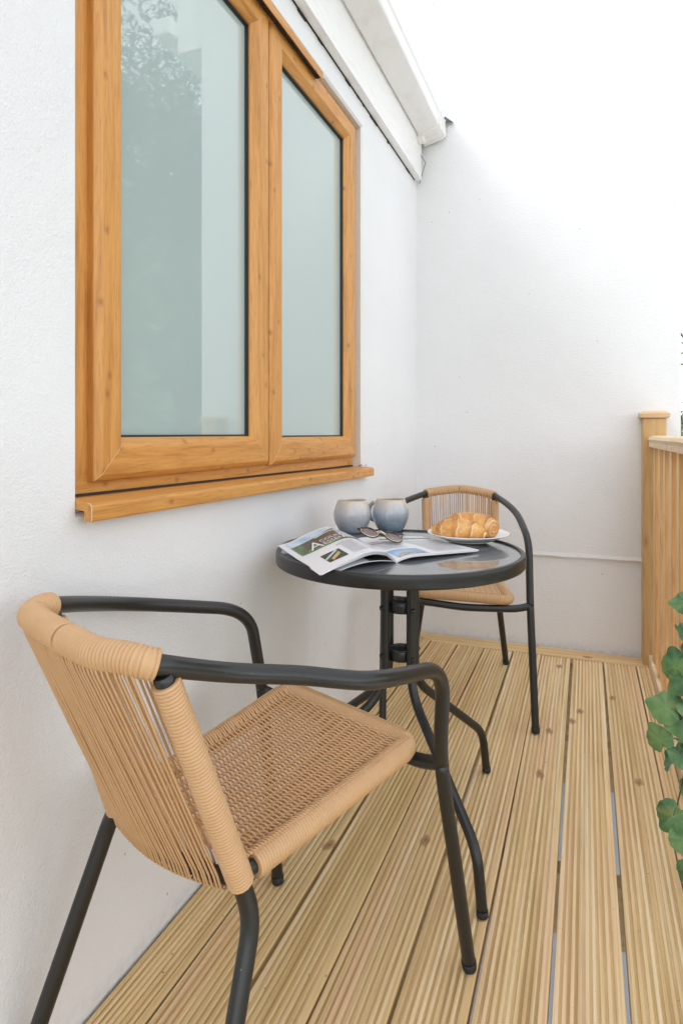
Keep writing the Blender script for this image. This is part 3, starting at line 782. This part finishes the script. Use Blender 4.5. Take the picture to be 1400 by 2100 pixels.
def left(u, b, lift=0.0, flat=1.0):
    """u 0 at the spine, 1 at the outer edge; b 0 near end, 1 far end"""
    p = S1_.lerp(S2_, b).lerp(A2.lerp(A1, b), u)
    xs = [0, .05, .16, .34, .62, .86, 1.0]
    near = [.6985, .7085, .7235, .7290, .7170, .7045, .6950]; far = [.6985, .713, .733, .7435, .729, .711, .7060]
    z = lerp(cubic(xs, near, u), cubic(xs, far, u), b)
    z = lerp(.6975, z, flat)
    r = math.hypot(p.x-TC.x, p.y-TC.y)
    return V(p.x, p.y, max(z, .7005 if r < TR+.002 else .67) + lift)
def right(u, b, lift=0.0):
    p = S1_.lerp(S2_, b).lerp(R1.lerp(R2, b), u)
    z = cubic([0, .06, .2, .45, 1.0], [.6985, .7035, .7080, .7065, .7025], u)
    return V(p.x, p.y, z + lift)
def paper(name, c):
    t = NT(name); t.color(c); t.set(Roughness=.32); t.b.inputs['Specular IOR Level'].default_value = .4; return t.m
M_PAPER = paper('page_paper', (.80, .80, .82))
M_INK = paper('print_grey', (.56, .57, .60))
M_WHITEINK = paper('print_white', (.85, .85, .85))
def photo(name, stops, scale=(8, 8, 8), axis=0, nz=.25):
    t = NT(name); v = t.coord(scale); n = t.noise(v, 3, 5, .6, .4)
    t.color(t.ramp(n, stops)); t.set(Roughness=.3); return t.m
M_SKYP = photo('photo_sky', [(.3, (.33, .50, .66)), (.55, (.55, .68, .78)), (.75, (.80, .84, .87))])
M_ROOFP = photo('photo_thatch', [(.3, (.055, .045, .035)), (.5, (.11, .09, .068)), (.7, (.16, .135, .10))], (30, 30, 30))
M_GREENP = photo('photo_garden', [(.3, (.04, .075, .03)), (.5, (.13, .20, .09)), (.65, (.24, .34, .17)), (.8, (.06, .09, .04))], (14, 14, 14))
M_BLUEP = photo('photo_blue', [(.3, (.12, .30, .60)), (.6, (.25, .45, .72)), (.8, (.6, .7, .8))], (6, 6, 6))
M_SANDP = photo('photo_sand', [(.3, (.45, .27, .10)), (.6, (.62, .45, .22)), (.8, (.25, .22, .18))], (16, 16, 16))
M_GREYP = photo('photo_house', [(.35, (.10, .11, .12)), (.5, (.45, .47, .5)), (.62, (.78, .8, .82)), (.75, (.2, .22, .23))], (26, 26, 26))
M_DARKP = photo('photo_dark', [(.35, (.012, .014, .012)), (.55, (.03, .045, .02)), (.75, (.10, .17, .04))], (14, 14, 14))
M_ROSEP = photo('photo_rose', [(.3, (.5, .42, .42)), (.7, (.68, .62, .63))], (12, 12, 12))
def sheet(mb, fn, nu=36, nb=14, th=.0009):
    mb.grid(lambda a, b: fn(a, b), nu, nb, 0); mb.grid(lambda a, b: fn(a, b) - V(0, 0, th), nu, nb, 0, flip=True)
    for e in ((lambda s, k: fn(s, 0) - V(0,0,th*k)), (lambda s, k: fn(s, 1) - V(0,0,th*k)), (lambda s, k: fn(0, s) - V(0,0,th*k)), (lambda s, k: fn(1, s) - V(0,0,th*k))):
        mb.grid(e, nu, 1, 0)
mb = MB()
for k in range(4):
    du = -.012*k + .004*(k % 2)
    sheet(mb, lambda u, b, k=k, du=du: left(u*(1.0+du*.8), b*(1-.006*k) , -.0016*k*(1-.5*u) if k else 0, 1 - .02*k))
lf = mb.build('left_pages', M_PAPER, mag)
mb = MB()
for k in range(4): sheet(mb, lambda u, b, k=k: right(u*(1-.006*k), b, -.0011*k))
rg = mb.build('right_pages', M_PAPER, mag)
# page lying under the arch, printed dark
mb = MB(); sheet(mb, lambda u, b: S1_.lerp(S2_, b).lerp(A2.lerp(A1, b), u*.8) + V(0, 0, .0005 + .010*math.sin(math.pi*min(1, u*1.0))), 20, 8)
un = mb.build('under_page', M_PAPER, mag)
def patch(mb, fn, u0, u1, b0, b1, mi, lift=.0004, nu=14, nb=8):
    mb.grid(lambda a, b: fn(lerp(u0, u1, a), lerp(b0, b1, b), lift), nu, nb, mi, flip=(u1 < u0))
mb = MB(); mb.grid(lambda a, b: S1_.lerp(S2_, lerp(.01, .5, b)).lerp(A2.lerp(A1, lerp(.01, .5, b)), lerp(.04, .45, a)*.8) + V(0,0,.0012 + .010*math.sin(math.pi*lerp(.04, .45, a))), 10, 6, 0)
mb.build('printed_photo', M_DARKP, un)
# left page: large lead picture built of printed areas, small picture, text columns
mb = MB()
patch(mb, left, .93, .02, .50, .95, 0, .0004, 30)                      # garden background
patch(mb, left, .93, .02, .80, .955, 1, .0007, 30)                      # sky
mb.grid(lambda a, b: left(lerp(.80, .30, a), lerp(lerp(.60, .56, a), lerp(.80, .93, a) - .05*math.sin(a*3), b), .0010), 18, 6, 2)   # long thatched roof
mb.grid(lambda a, b: left(lerp(.34, .03, a), lerp(.56, lerp(.86, .80, a), b), .0011), 12, 6, 3)
mb.grid(lambda a, b: left(lerp(.62, .10, a), lerp(.775, .885, a) + lerp(0, .016, b), .0014), 16, 1, 4)  # white bargeboard
mb.build('printed_photo', [M_GREENP, M_SKYP, M_ROOFP, M_GREYP, M_WHITEINK], lf)
mb = MB()
patch(mb, left, .80, .56, .12, .33, 0, .0004, 10)
mb.grid(lambda a, b: left(lerp(.80, .60, a), lerp(.22, .335, a) + lerp(-.035, .0, b), .0007), 8, 1, 1)
mb.grid(lambda a, b: left(lerp(.74, .60, a), lerp(.16, .25, a) + lerp(-.03, .025, b), .0007), 8, 1, 2)
mb.build('printed_photo', [M_DARKP, M_SKYP, M_SANDP], lf)
mb = MB(); rr = random.Random(5)
for c0, c1 in ((.50, .30), (.27, .07)):
    b = .45
    while b > .10:
        e = c1 + (rr.random()*.1 if rr.random() < .2 else 0)
        patch(mb, left, c0, e, b, b+.0045, 0, .0004, 6, 1); b -= .0115
patch(mb, left, .545, .50, .40, .43, 0, .0004, 3, 1)
mb.build('printed_text', M_INK, lf)
def text_on(fn, s, u0, b0, h, wscale, name, parent, lift=.0019, wdir=-1, italic=0.0):
    cu = bpy.data.curves.new(name, 'FONT'); cu.body = s; cu.size = 1.0; cu.resolution_u = 3; cu.shear = italic
    tmp = bpy.data.objects.new(name, cu); col.objects.link(tmp)
    me = bpy.data.meshes.new_from_object(tmp.evaluated_get(bpy.context.evaluated_depsgraph_get()))
    bpy.data.objects.remove(tmp)
    bm = bmesh.new(); bm.from_mesh(me); bmesh.ops.triangulate(bm, faces=bm.faces[:])
    m = MB(); m.add([fn(u0 + wdir*v.co.x*wscale, b0 + v.co.y*h, lift) for v in bm.verts], [tuple(v.index for v in f.verts) for f in bm.faces])
    bm.free(); return m.build(name, M_WHITEINK, parent)
text_on(left, 'A', .80, .515, .26, .25, 'title_text', lf, italic=.15)
text_on(left, 'COUNTRY', .625, .625, .085, .095, 'title_text', lf)
text_on(left, 'ESSENTIAL', .62, .525, .105, .105, 'title_text', lf)
# right page pictures and text
mb = MB()
patch(mb, right, .06, .42, .06, .30, 0, .0004, 12)
mb.grid(lambda a, b: right(lerp(.10, .40, a), lerp(.12, .10, a) + lerp(0, .07*math.sin(math.pi*min(1, a*1.1))+.005, b), .0008), 10, 3, 1)
patch(mb, right, .06, .42, .05, .085, 2, .0010, 12, 1)
mb.build('printed_photo', [M_BLUEP, M_SANDP, M_GREYP], rg)
mb = MB()
patch(mb, right, .30, .98, .80, .86, 3, .0004, 12, 3); patch(mb, right, .55, .98, .86, .92, 4, .0004, 12, 2)
mb.build('printed_photo', [M_BLUEP, M_SANDP, M_GREYP, M_GREENP, M_SKYP], rg)
mb = MB(); mb.grid(lambda a, b: right(lerp(.45, 1.0, a), lerp(1.0, 1.16, b), -.0030), 6, 3, 0); mb.grid(lambda a, b: right(lerp(.45, .75, a), lerp(1.0, 1.16, b), -.0026), 6, 3, 1)
mb.build('folded_page', [M_GREYP, M_GREENP], rg)
mb = MB()
for c0, c1, bt in ((.10, .38, .72), (.52, .90, .70)):
    b = bt
    while b > .36 if c0 < .3 else b > .08:
        patch(mb, right, c0, c1 - (rr.random()*.1 if rr.random() < .2 else 0), b, b+.0045, 0, .0004, 5, 1); b -= .0115
mb.build('printed_text', M_INK, rg)
mb = MB(); patch(mb, right, .02, .35, .62, .70, 0, .0009, 8, 2); mb.build('printed_panel', M_ROSEP, rg)

# ------------------------------------------------------------------ sunglasses
L1 = V(-.519, 1.514, .7385); L2 = V(-.466, 1.553, .7235)
ex = (L2-L1).normalized(); upv = V(-.22, .0, 1)
nv = V(.22, -.30, .92); nv = (nv - ex*nv.dot(ex)).normalized(); ey = nv.cross(ex).normalized()
gl = thing('sunglasses', 'round tortoiseshell sunglasses with rosy lenses lying on the open magazine', 'sunglasses', (L1+L2)/2)
def mat_lens():
    t = NT('rose_lens'); t.color((.105, .055, .060)); t.set(Roughness=.12); t.b.inputs['Alpha'].default_value = .82
    t.b.inputs['Coat Weight'].default_value = 1; t.b.inputs['Coat Roughness'].default_value = .03; return t.m
M_LENS = mat_lens()
M_GOLD = simple('pale_gold', (.72, .60, .46), .25, Metallic=.9)
t = NT('tortoiseshell'); v = t.coord((1,1,1)); n = t.noise(v, 110, 3); t.color(t.ramp(n, [(.42, (.012, .008, .006)), (.58, (.10, .045, .018))])); t.set(Roughness=.2); M_TORT = t.m
RX, RY = .0232, .0205
def lens_ring(c, rx, ry, o=0.0): return [c + ex*rx*math.cos(a) + ey*ry*math.sin(a)*(1.0 - .07*math.cos(2*a)) + nv*o for a in [2*math.pi*i/40 for i in range(40)]]
fr_m = MB(); tor = MB()
for c in (L1, L2):
    m = MB(); ring = lens_ring(c, RX, RY); m.add([c + nv*.0016] + ring, [(0, 1+i, 1+(i+1) % 40) for i in range(40)], 0, True); m.build('lens', M_LENS, gl)
    fr_m.tube(lens_ring(c, RX, RY, .0008), .0011, 8, closed=True); tor.tube(lens_ring(c, RX+.0014, RY+.0014, -.0012), .0016, 8, closed=True)
    b1 = [c + ex*(RX+.0012)*math.cos(a) + ey*(RY+.0012)*math.sin(a) + nv*.001 for a in [R(35+i*110/10) for i in range(11)]]
    tor.tube(b1, .0022, 8)
fr_m.tube(catmull([L1 + ex*RX*.92 + ey*.010, L1.lerp(L2, .5) + ey*.0145 + nv*.002, L2 - ex*RX*.92 + ey*.010], 6), .0014, 8)
fr_m.tube(catmull([L1 + ex*RX*.97 + ey*.002, L1.lerp(L2, .5) + ey*.0065 + nv*.003, L2 - ex*RX*.97 + ey*.002], 6), .0011, 8)
fr_m.build('metal_rim', M_GOLD, gl); tor.build('shell_rim', M_TORT, gl)
for c, s in ((L1, -1), (L2, 1)):
    h0 = c + ex*s*(RX+.001) + ey*.009; m = MB()
    m.tube([h0, h0 + ex*s*.004 - nv*.003 + ey*.003], .003, 8, 0)
    e_in = (L1+L2)/2 + ex*(-s)*.035 - nv*.012 + ey*.012
    m.tube(catmull([h0 + ex*s*.004 - nv*.003 + ey*.003, h0 + ex*s*.001 - nv*.008 + ey*.010, lerp(h0, e_in, .5) - nv*.006 + ey*.014, e_in], 6), .0019, 8, 0)
    m.build('temple', M_TORT, gl)

# ------------------------------------------------------------------ mugs
def mat_glaze(name, top, mid, low):
    t = NT(name); tc = t.n('ShaderNodeTexCoord'); sp = t.n('ShaderNodeSeparateXYZ'); t.l(tc.outputs['Object'], sp.inputs[0])
    st = t.noise(t.coord((70, 70, 7)), 1.0, 4, .6, .3)
    h = t.math('ADD', t.math('MULTIPLY', sp.outputs['Z'], 10.0), t.math('MULTIPLY', t.math('SUBTRACT', st, .5), .55))
    cl = t.noise(t.coord(), 28, 4, .6)
    c = t.ramp(h, [(.05, low), (.38, tuple(lerp(a, b, .45) for a, b in zip(low, mid))), (.62, mid), (.80, tuple(lerp(a, b, .6) for a, b in zip(mid, top))), (.93, top), (.985, (.62, .50, .36))])
    c = t.mix(t.ramp(cl, [(.5, 0.0), (.75, .4)]), c, tuple(min(1, x*1.35) for x in mid))
    t.color(c); t.set(Roughness=.22); t.b.inputs['Coat Weight'].default_value = .6; t.b.inputs['Coat Roughness'].default_value = .06; return t.m
G1 = mat_glaze('glaze_grey', (.58, .54, .48), (.44, .44, .455), (.29, .33, .385))
G2 = mat_glaze('glaze_blue', (.56, .52, .48), (.40, .43, .49), (.13, .205, .275))
def mug(loc, mat, label, hang, sc=1.0):
    o = thing('mug', label, 'mug', loc, 'glazed stoneware mugs')
    L = V(*loc); m = MB()
    m.lathe([(0, .002), (.027, .002), (.028, 0), (.031, 0), (.036, .004), (.0435, .013), (.0500, .026), (.0545, .040), (.0560, .052), (.0552, .064), (.0518, .077), (.0472, .089), (.0446, .0955), (.0439, .0975), (.0429, .0985), (.0417, .0978), (.0411, .095), (.0445, .085), (.049, .075), (.0515, .060), (.051, .045), (.046, .028), (.036, .014), (0, .010)], L, 64)
    m.build('mug_body', mat, o)
    u = V(math.cos(R(hang)), math.sin(R(hang)), 0); m = MB()
    m.tube(catmull([L+u*.0465+V(0,0,.080), L+u*.062+V(0,0,.083), L+u*.076+V(0,0,.070), L+u*.079+V(0,0,.052), L+u*.072+V(0,0,.034), L+u*.052+V(0,0,.026)], 6), [.0065]*31, 12)
    m.build('handle', mat, o); return o
mug((-.655, 1.752, GZT), G1, 'grey glazed mug with beige rim, nearer the window', 148)
mug((-.556, 1.822, GZT), G2, 'blue glazed mug with brown-beige rim, nearer the far chair', 165)

# ------------------------------------------------------------------ plate and pastries
PL = V(-.297, 1.711, GZT)
t = NT('white_china'); t.color((.82, .82, .81)); t.set(Roughness=.15); t.b.inputs['Coat Weight'].default_value = .5; M_CHINA = t.m
PLZ = .7055 - GZT
PL = V(-.300, 1.706, .7015)
m = MB(); m.lathe([(0, .003), (.062, .003), (.075, .0055), (.092, .0135), (.108, .0195), (.1105, .0215), (.1098, .0228), (.107, .0225), (.090, .0175), (.074, .0095), (.060, .0065), (0, .006)], PL, 96)
m.lathe([(.055, 0.0), (.058, -.0005), (.061, .0), (.062, .0035)], PL, 64)
tag(m.build('plate', M_CHINA, origin=PL), 'white china plate of croissants at the right of the table', 'plate')
def mat_crust():
    t = NT('baked_crust'); v = t.coord((1,1,1)); n = t.noise(v, 34, 5, .65, .6)
    c = t.ramp(n, [(.25, (.50, .18, .030)), (.45, (.68, .31, .070)), (.6, (.77, .43, .13)), (.8, (.82, .57, .25))])
    at = t.n('ShaderNodeAttribute', attribute_name='bake')
    n2 = t.noise(v, 110, 5, .7)
    bk = t.math('ADD', at.outputs['Fac'], t.math('MULTIPLY', t.math('SUBTRACT', n2, .5), .9))
    c = t.mix(t.ramp(bk, [(.36, 0.0), (.85, .85)]), c, (.37, .105, .020))
    c = t.mix(t.ramp(bk, [(-.0, .75), (.22, 0.0)]), c, (.86, .68, .40))
    t.color(c); t.set(Roughness=.40); t.b.inputs['Coat Weight'].default_value = .25; t.b.inputs['Coat Roughness'].default_value = .3
    t.bump(n2, .5, .002); return t.m
M_CRUST = mat_crust()
def croissant(label, path, radii, seed, squash=.85, turns=4.0, coil=False):
    rng = random.Random(seed); pts = resample(catmull(path, 12), n=110); L = len(pts)
    o = sum(pts, V(0,0,0))/L; m = MB(); n = 48; bake = []
    T = [(pts[min(i+1, L-1)]-pts[max(i-1, 0)]).normalized() for i in range(L)]
    vs = []
    def ring(i, f=1.0, push=0.0, coilph=None):
        s = i/(L-1); x = s*(len(radii)-1); k = min(len(radii)-2, int(x)); r = lerp(radii[k], radii[k+1], sstep(0, 1, x-k))*f
        side = T[i].cross(V(0,0,1)).normalized(); up = side.cross(T[i])
        for j in range(n):
            a = 2*math.pi*j/n
            ph = s*turns + .16*math.sin(a*1.0+seed) + .05*math.sin(a*3+s*7) + .08*noise.noise(V(math.cos(a)*2, math.sin(a)*2, s*5+seed))
            saw = ph - math.floor(ph)
            step = .885 + .16*saw**.6 if saw < .93 else lerp(1.04, .885, (saw-.93)/.07)
            wob = 1 + .07*noise.noise(V(s*7, math.cos(a)*1.4, math.sin(a)*1.4+seed)) + .025*noise.noise(V(s*30, math.cos(a)*5, math.sin(a)*5+seed))
            rr = r*(step*wob if coilph is None else lerp(1, step*wob, f))
            pz = push + (0 if coilph is None else .0030*math.cos(2*math.pi*(f*2.6) + a))
            q = pts[i] + side*math.cos(a)*rr + up*math.sin(a)*rr*squash + T[i]*pz
            topness = max(0, math.sin(a))
            bk = .20 + .45*topness**2*(.5+.5*noise.noise(V(s*6, a, seed))) + .35*max(0, (saw-.55)/.4) - .45*max(0, 1-saw/.16)
            if coilph is not None: bk = .25 + .45*math.cos(2*math.pi*(f*2.6) + a)
            q.z = max(q.z, PL.z + .0072)
            vs.append(q); bake.append(bk)
    for i in range(L): ring(i)
    K = L
    if coil:
        for e in range(1, 19):
            f = 1 - e/19.0; ring(L-1, f, .007*(1-f*f), 1.0); K += 1
    fs = [(i*n+j, i*n+(j+1) % n, (i+1)*n+(j+1) % n, (i+1)*n+j) for i in range(K-1) for j in range(n)]
    m.add(vs, fs, 0, True); m.f += [tuple(reversed(range(n))), tuple((K-1)*n+j for j in range(n))]; m.m += [0, 0]; m.sm += [True, True]
    ob = m.build('croissant', M_CRUST, origin=o); at = ob.data.attributes.new('bake', 'FLOAT', 'POINT'); at.data.foreach_set('value', bake)
    return tag(ob, label, 'croissant', 'croissants on the plate')
cr = V(.93, .366, 0); cf = V(-.366, .93, 0)
b = PL + V(0, 0, .0)
croissant('golden croissant lying across the front of the white plate', [b+cr*-.092+cf*.010+V(0,0,.024), b+cr*-.062+cf*-.008+V(0,0,.031), b+cr*-.020+cf*-.022+V(0,0,.034), b+cr*.018+cf*-.030+V(0,0,.028), b+cr*.040+cf*-.034+V(0,0,.020)], [.017, .031, .034, .027, .013], 2, .92, 4.0)
croissant('golden croissant with its coiled end turned to the right of the plate', [b+cr*-.060+cf*.044+V(0,0,.028), b+cr*-.020+cf*.038+V(0,0,.040), b+cr*.022+cf*.026+V(0,0,.041), b+cr*.052+cf*.004+V(0,0,.036), b+cr*.064+cf*-.010+V(0,0,.033)], [.018, .030, .032, .033, .029], 5, .98, 3.2, True)

# ------------------------------------------------------------------ trailing vine on the balustrade
def mat_leaf():
    t = NT('vine_leaf'); v = t.coord(); n = t.noise(v, 60, 4, .6)
    c = t.ramp(n, [(.3, (.060, .165, .058)), (.55, (.090, .220, .082)), (.8, (.14, .28, .11))])
    at = t.n('ShaderNodeAttribute', attribute_name='vein'); c = t.mix(at.outputs['Fac'], c, (.24, .36, .17))
    big = t.noise(v, 11, 2); c = t.mix(t.ramp(big, [(.38, .75), (.55, 0.0)]), c, (.045, .115, .05)); c = t.mix(t.ramp(big, [(.5, 0.0), (.64, .6)]), c, (.21, .33, .12))
    ed = t.noise(v, 24, 3); c = t.mix(t.ramp(ed, [(.62, 0.0), (.72, .6)]), c, (.23, .24, .08))
    t.color(c); t.set(Roughness=.45); t.b.inputs['Specular IOR Level'].default_value = .4
    return t.m
M_LEAF = mat_leaf(); M_STEM = simple('vine_stem', (.07, .075, .035), .6)
vine = thing('trailing_vine', 'green leafy vine trailing down inside the deck balustrade', 'plant', (.27, 1.47, .98))
VEIN = []
def leaf_mesh(mb, c, size, normal, tip, seed=0):
    """scalloped heart-shaped leaf with pleats along its veins"""
    n = Vector(normal).normalized(); tp = Vector(tip); tp = (tp - n*tp.dot(n)).normalized(); sd = n.cross(tp)
    NA, NR = 72, 6; vs = [Vector(c)]; fs = []
    for r_ in range(1, NR+1):
        for k in range(NA):
            a = 2*math.pi*k/NA; q = r_/NR
            w_ = abs((a+math.pi) % (2*math.pi) - math.pi); rad = size*(.98 + .36*math.exp(-(w_/.36)**2) - .45*max(0, -math.cos(a))**12 + .022*math.cos(a*13+seed) - .05*math.cos(2*a))
            x = math.sin(a)*rad*q*.98; y = math.cos(a)*rad*q
            bend = -.22*size*q*q + .045*size*math.cos(a*7+.5)*q*q + .16*size*q*math.sin(a+seed) + .10*size*q*q*math.sin(2*a+seed*2)
            vs.append(Vector(c) + sd*x + tp*y + n*(bend + .10*abs(x)))
    VEIN.append(.8)
    for r_ in range(1, NR+1):
        for k in range(NA): VEIN.append(.5*max(0, math.cos((2*math.pi*k/NA)*7+.5))**10*(1-.5*r_/NR))
    for k in range(NA): fs.append((0, 1+k, 1+(k+1) % NA))
    for r_ in range(NR-1):
        for k in range(NA): fs.append((1+r_*NA+k, 1+(r_+1)*NA+k, 1+(r_+1)*NA+(k+1) % NA, 1+r_*NA+(k+1) % NA))
    mb.add(vs, fs, 0, True)
CAMP = V(0, 0, .9939)
VN = V(-.45, -.85, .35)
LEAVES = [  # centre x, y, z, size, facing, tip
 (.194, 1.473, .640, .030, (-.35,-.8,.5), (-.9,-.1,.1)), (.192, 1.470, .575, .030, (.8,-.35,.2), (-.1,0,-1)),
 (.176, 1.466, .505, .037, VN, (-.4,0,.9)), (.190, 1.455, .480, .034, (-.2,-.8,.6), (-.7,0,-.6)),
 (.157, 1.459, .420, .040, (-.5,-.7,.5), (-.9,0,.25)), (.182, 1.45, .400, .038, (-.1,-.9,.3), (.2,0,-1)),
 (.143, 1.452, .352, .031, (-.3,-.9,.1), (-.6,0,.8)), (.165, 1.46, .315, .028, (.85,-.4,.1), (.1,0,-1)),
 (.182, 1.45, .330, .030, (.6,-.6,.3), (.1,0,-1)), (.168, 1.44, .205, .036, (-.25,-.9,.3), (-.5,0,-.8)),
 (.187, 1.435, .165, .034, (.3,-.8,.3), (.2,0,-1)), (.189, 1.43, .105, .021, (-.3,-.8,.4), (-.3,0,-.9)),
 (.225, 1.46, .700, .034, VN, (.2,0,-.9)), (.215, 1.47, .545, .034, (-.2,-.9,.3), (.6,0,-.8)), (.21, 1.46, .26, .033, (.2,-.9,.3), (.3,0,-.9)),
 (.235, 1.47, .80, .035, VN, (-.3,0,-.9)), (.205, 1.45, .43, .035, (.3,-.8,.4), (.7,0,-.6)), (.24, 1.45, .90, .036, VN, (.3,0,-.9)), (.215, 1.44, .16, .028, (.1,-.9,.4), (.4,0,-.9))]
st = MB()
main = [(.262, 1.47, .990), (.238, 1.462, .93), (.228, 1.468, .78), (.214, 1.47, .62), (.205, 1.46, .48), (.188, 1.462, .36), (.192, 1.452, .24), (.200, 1.44, .12), (.194, 1.435, .06)]
mp = catmull(main, 8); st.tube(mp, .0018, 7)
mp2 = catmull([(.266, 1.48, .99), (.240, 1.474, .85), (.20, 1.47, .60), (.182, 1.468, .45), (.190, 1.46, .30), (.176, 1.452, .22)], 8); st.tube(mp2, .0015, 7)
lv = MB()
for i, (x, y, z, s, nn, tp) in enumerate(LEAVES):
    c = V(x, y, z); leaf_mesh(lv, c, s*.9, nn, tp, i*1.7)
    q = min(mp + mp2, key=lambda w: (w-c).length); st.tube(catmull([q, q.lerp(c, .5)+V(0,0,.006), c], 4), .0011, 6)
lo = lv.build('leaves', M_LEAF, vine); va = lo.data.attributes.new('vein', 'FLOAT', 'POINT'); va.data.foreach_set('value', VEIN); st.build('stem', M_STEM, vine)

mb = MB(); rr = random.Random(8)
mb.grid(lambda a, b: V(-.245 + .030*a, 3.012 + .010*(b-.5) + .004*math.sin(a*5), .0035 + .012*math.sin(math.pi*a)*abs(b-.5)*1.6 + .004*math.sin(a*7)), 10, 4)
mb.tube([V(-.216, 3.012, .005), V(-.207, 3.014, .009), V(-.202, 3.013, .006)], .0009, 5)
tag(mb.build('dead_leaf', simple('dead_leaf_brown', (.10, .065, .04), .8)), 'tiny curled dead leaf on the deck edge by the end wall', 'leaf')

# ------------------------------------------------------------------ garden trees beyond the deck (seen at the right edge and mirrored in the panes)
t = NT('tree_leaf'); v = t.coord(); n = t.noise(v, 1.5, 4); t.color(t.ramp(n, [(.3, (.03, .055, .02)), (.7, (.08, .12, .04))])); t.set(Roughness=.6); M_TL = t.m
M_BARK = simple('bark', (.09, .07, .05), .9)
def tree(x, y, hgt, crown_r, label, seed, n=36000, base=.25):
    rng = random.Random(seed); o = thing('garden_tree', label, 'tree', (x, y, GZ), 'garden trees beyond the deck')
    B = V(x, y, GZ); m = MB(); top = B + V(rng.uniform(-.3,.3), rng.uniform(-.3,.3), hgt*.8)
    m.tube([B, B.lerp(top, .4)+V(.1,0,0), top], [hgt*.025, hgt*.018, .02], 10)
    limbs = []
    for k in range(9):
        a = rng.uniform(0, 6.28); s = B.lerp(top, rng.uniform(.3, .85)); e = s + V(math.cos(a), math.sin(a), rng.uniform(.3, .9))*crown_r*rng.uniform(.5, .8)
        m.tube([s, s.lerp(e, .5)+V(0,0,.1), e], [.05, .035, .012], 7); limbs.append(e)
    m.build('trunk', M_BARK, o)
    cl = [(B + V(0, 0, hgt*rng.uniform(base+.15, .98)) + V(math.cos(a), math.sin(a), 0)*crown_r*rng.uniform(.1, .8), crown_r*rng.uniform(.22, .45)) for a in [rng.uniform(0, 6.28) for _ in range(26)]] + [(e, crown_r*.35) for e in limbs]
    m = MB()
    for i in range(n):
        c, r = rng.choice(cl); d = V(rng.gauss(0, 1), rng.gauss(0, 1), rng.gauss(0, .8)).normalized()*r*rng.random()**.4
        p = c + d; ax = V(rng.gauss(0,1), rng.gauss(0,1), rng.gauss(0,.6)).normalized(); s = rng.uniform(.05, .095)
        b1 = ax.orthogonal().normalized()*s*.5
        m.add([p - ax*s, p + b1, p + ax*s, p - b1], [(0,1,2,3)])
    m.build('crown', M_TL, o); return o
tree(3.8, 6.9, 8.8, 2.2, 'tall full-leaved tree beyond the deck, mirrored in the window', 11, 46000, .05)
tree(5.2, 7.6, 9.2, 2.5, 'broad leafy tree standing right of the tall full-leaved one, mirrored in the window', 12, 46000, .05)
tree(2.4, 11.5, 5.0, 1.8, 'far leafy tree glimpsed past the end wall', 13, 16000)
tree(7.2, 11.0, 9.4, 2.6, 'tallest leafy tree standing behind the others', 14, 26000)
t = NT('hedge_leaf'); n = t.noise(t.coord(), 6, 4); t.color(t.ramp(n, [(.3, (.028, .05, .02)), (.7, (.07, .105, .038))])); t.set(Roughness=.7)
m = MB(); rng = random.Random(4)
for i in range(60000):
    x = rng.uniform(2.0, 9); z = GZ + rng.uniform(0, 4.4 + .4*math.sin(x*1.7) + .3*math.sin(x*4.1)); y = 9.6 + .4*math.sin(x*.8) + rng.uniform(-.7, .7)
    p = V(x, y, z); ax = V(rng.gauss(0,1), rng.gauss(0,1), rng.gauss(0,.6)).normalized(); s = rng.uniform(.06, .11); b1 = ax.orthogonal().normalized()*s*.5
    m.add([p - ax*s, p + b1, p + ax*s, p - b1], [(0,1,2,3)])
tag(m.build('hedge', t.m), 'dark green garden hedge along the plot boundary', 'hedge')
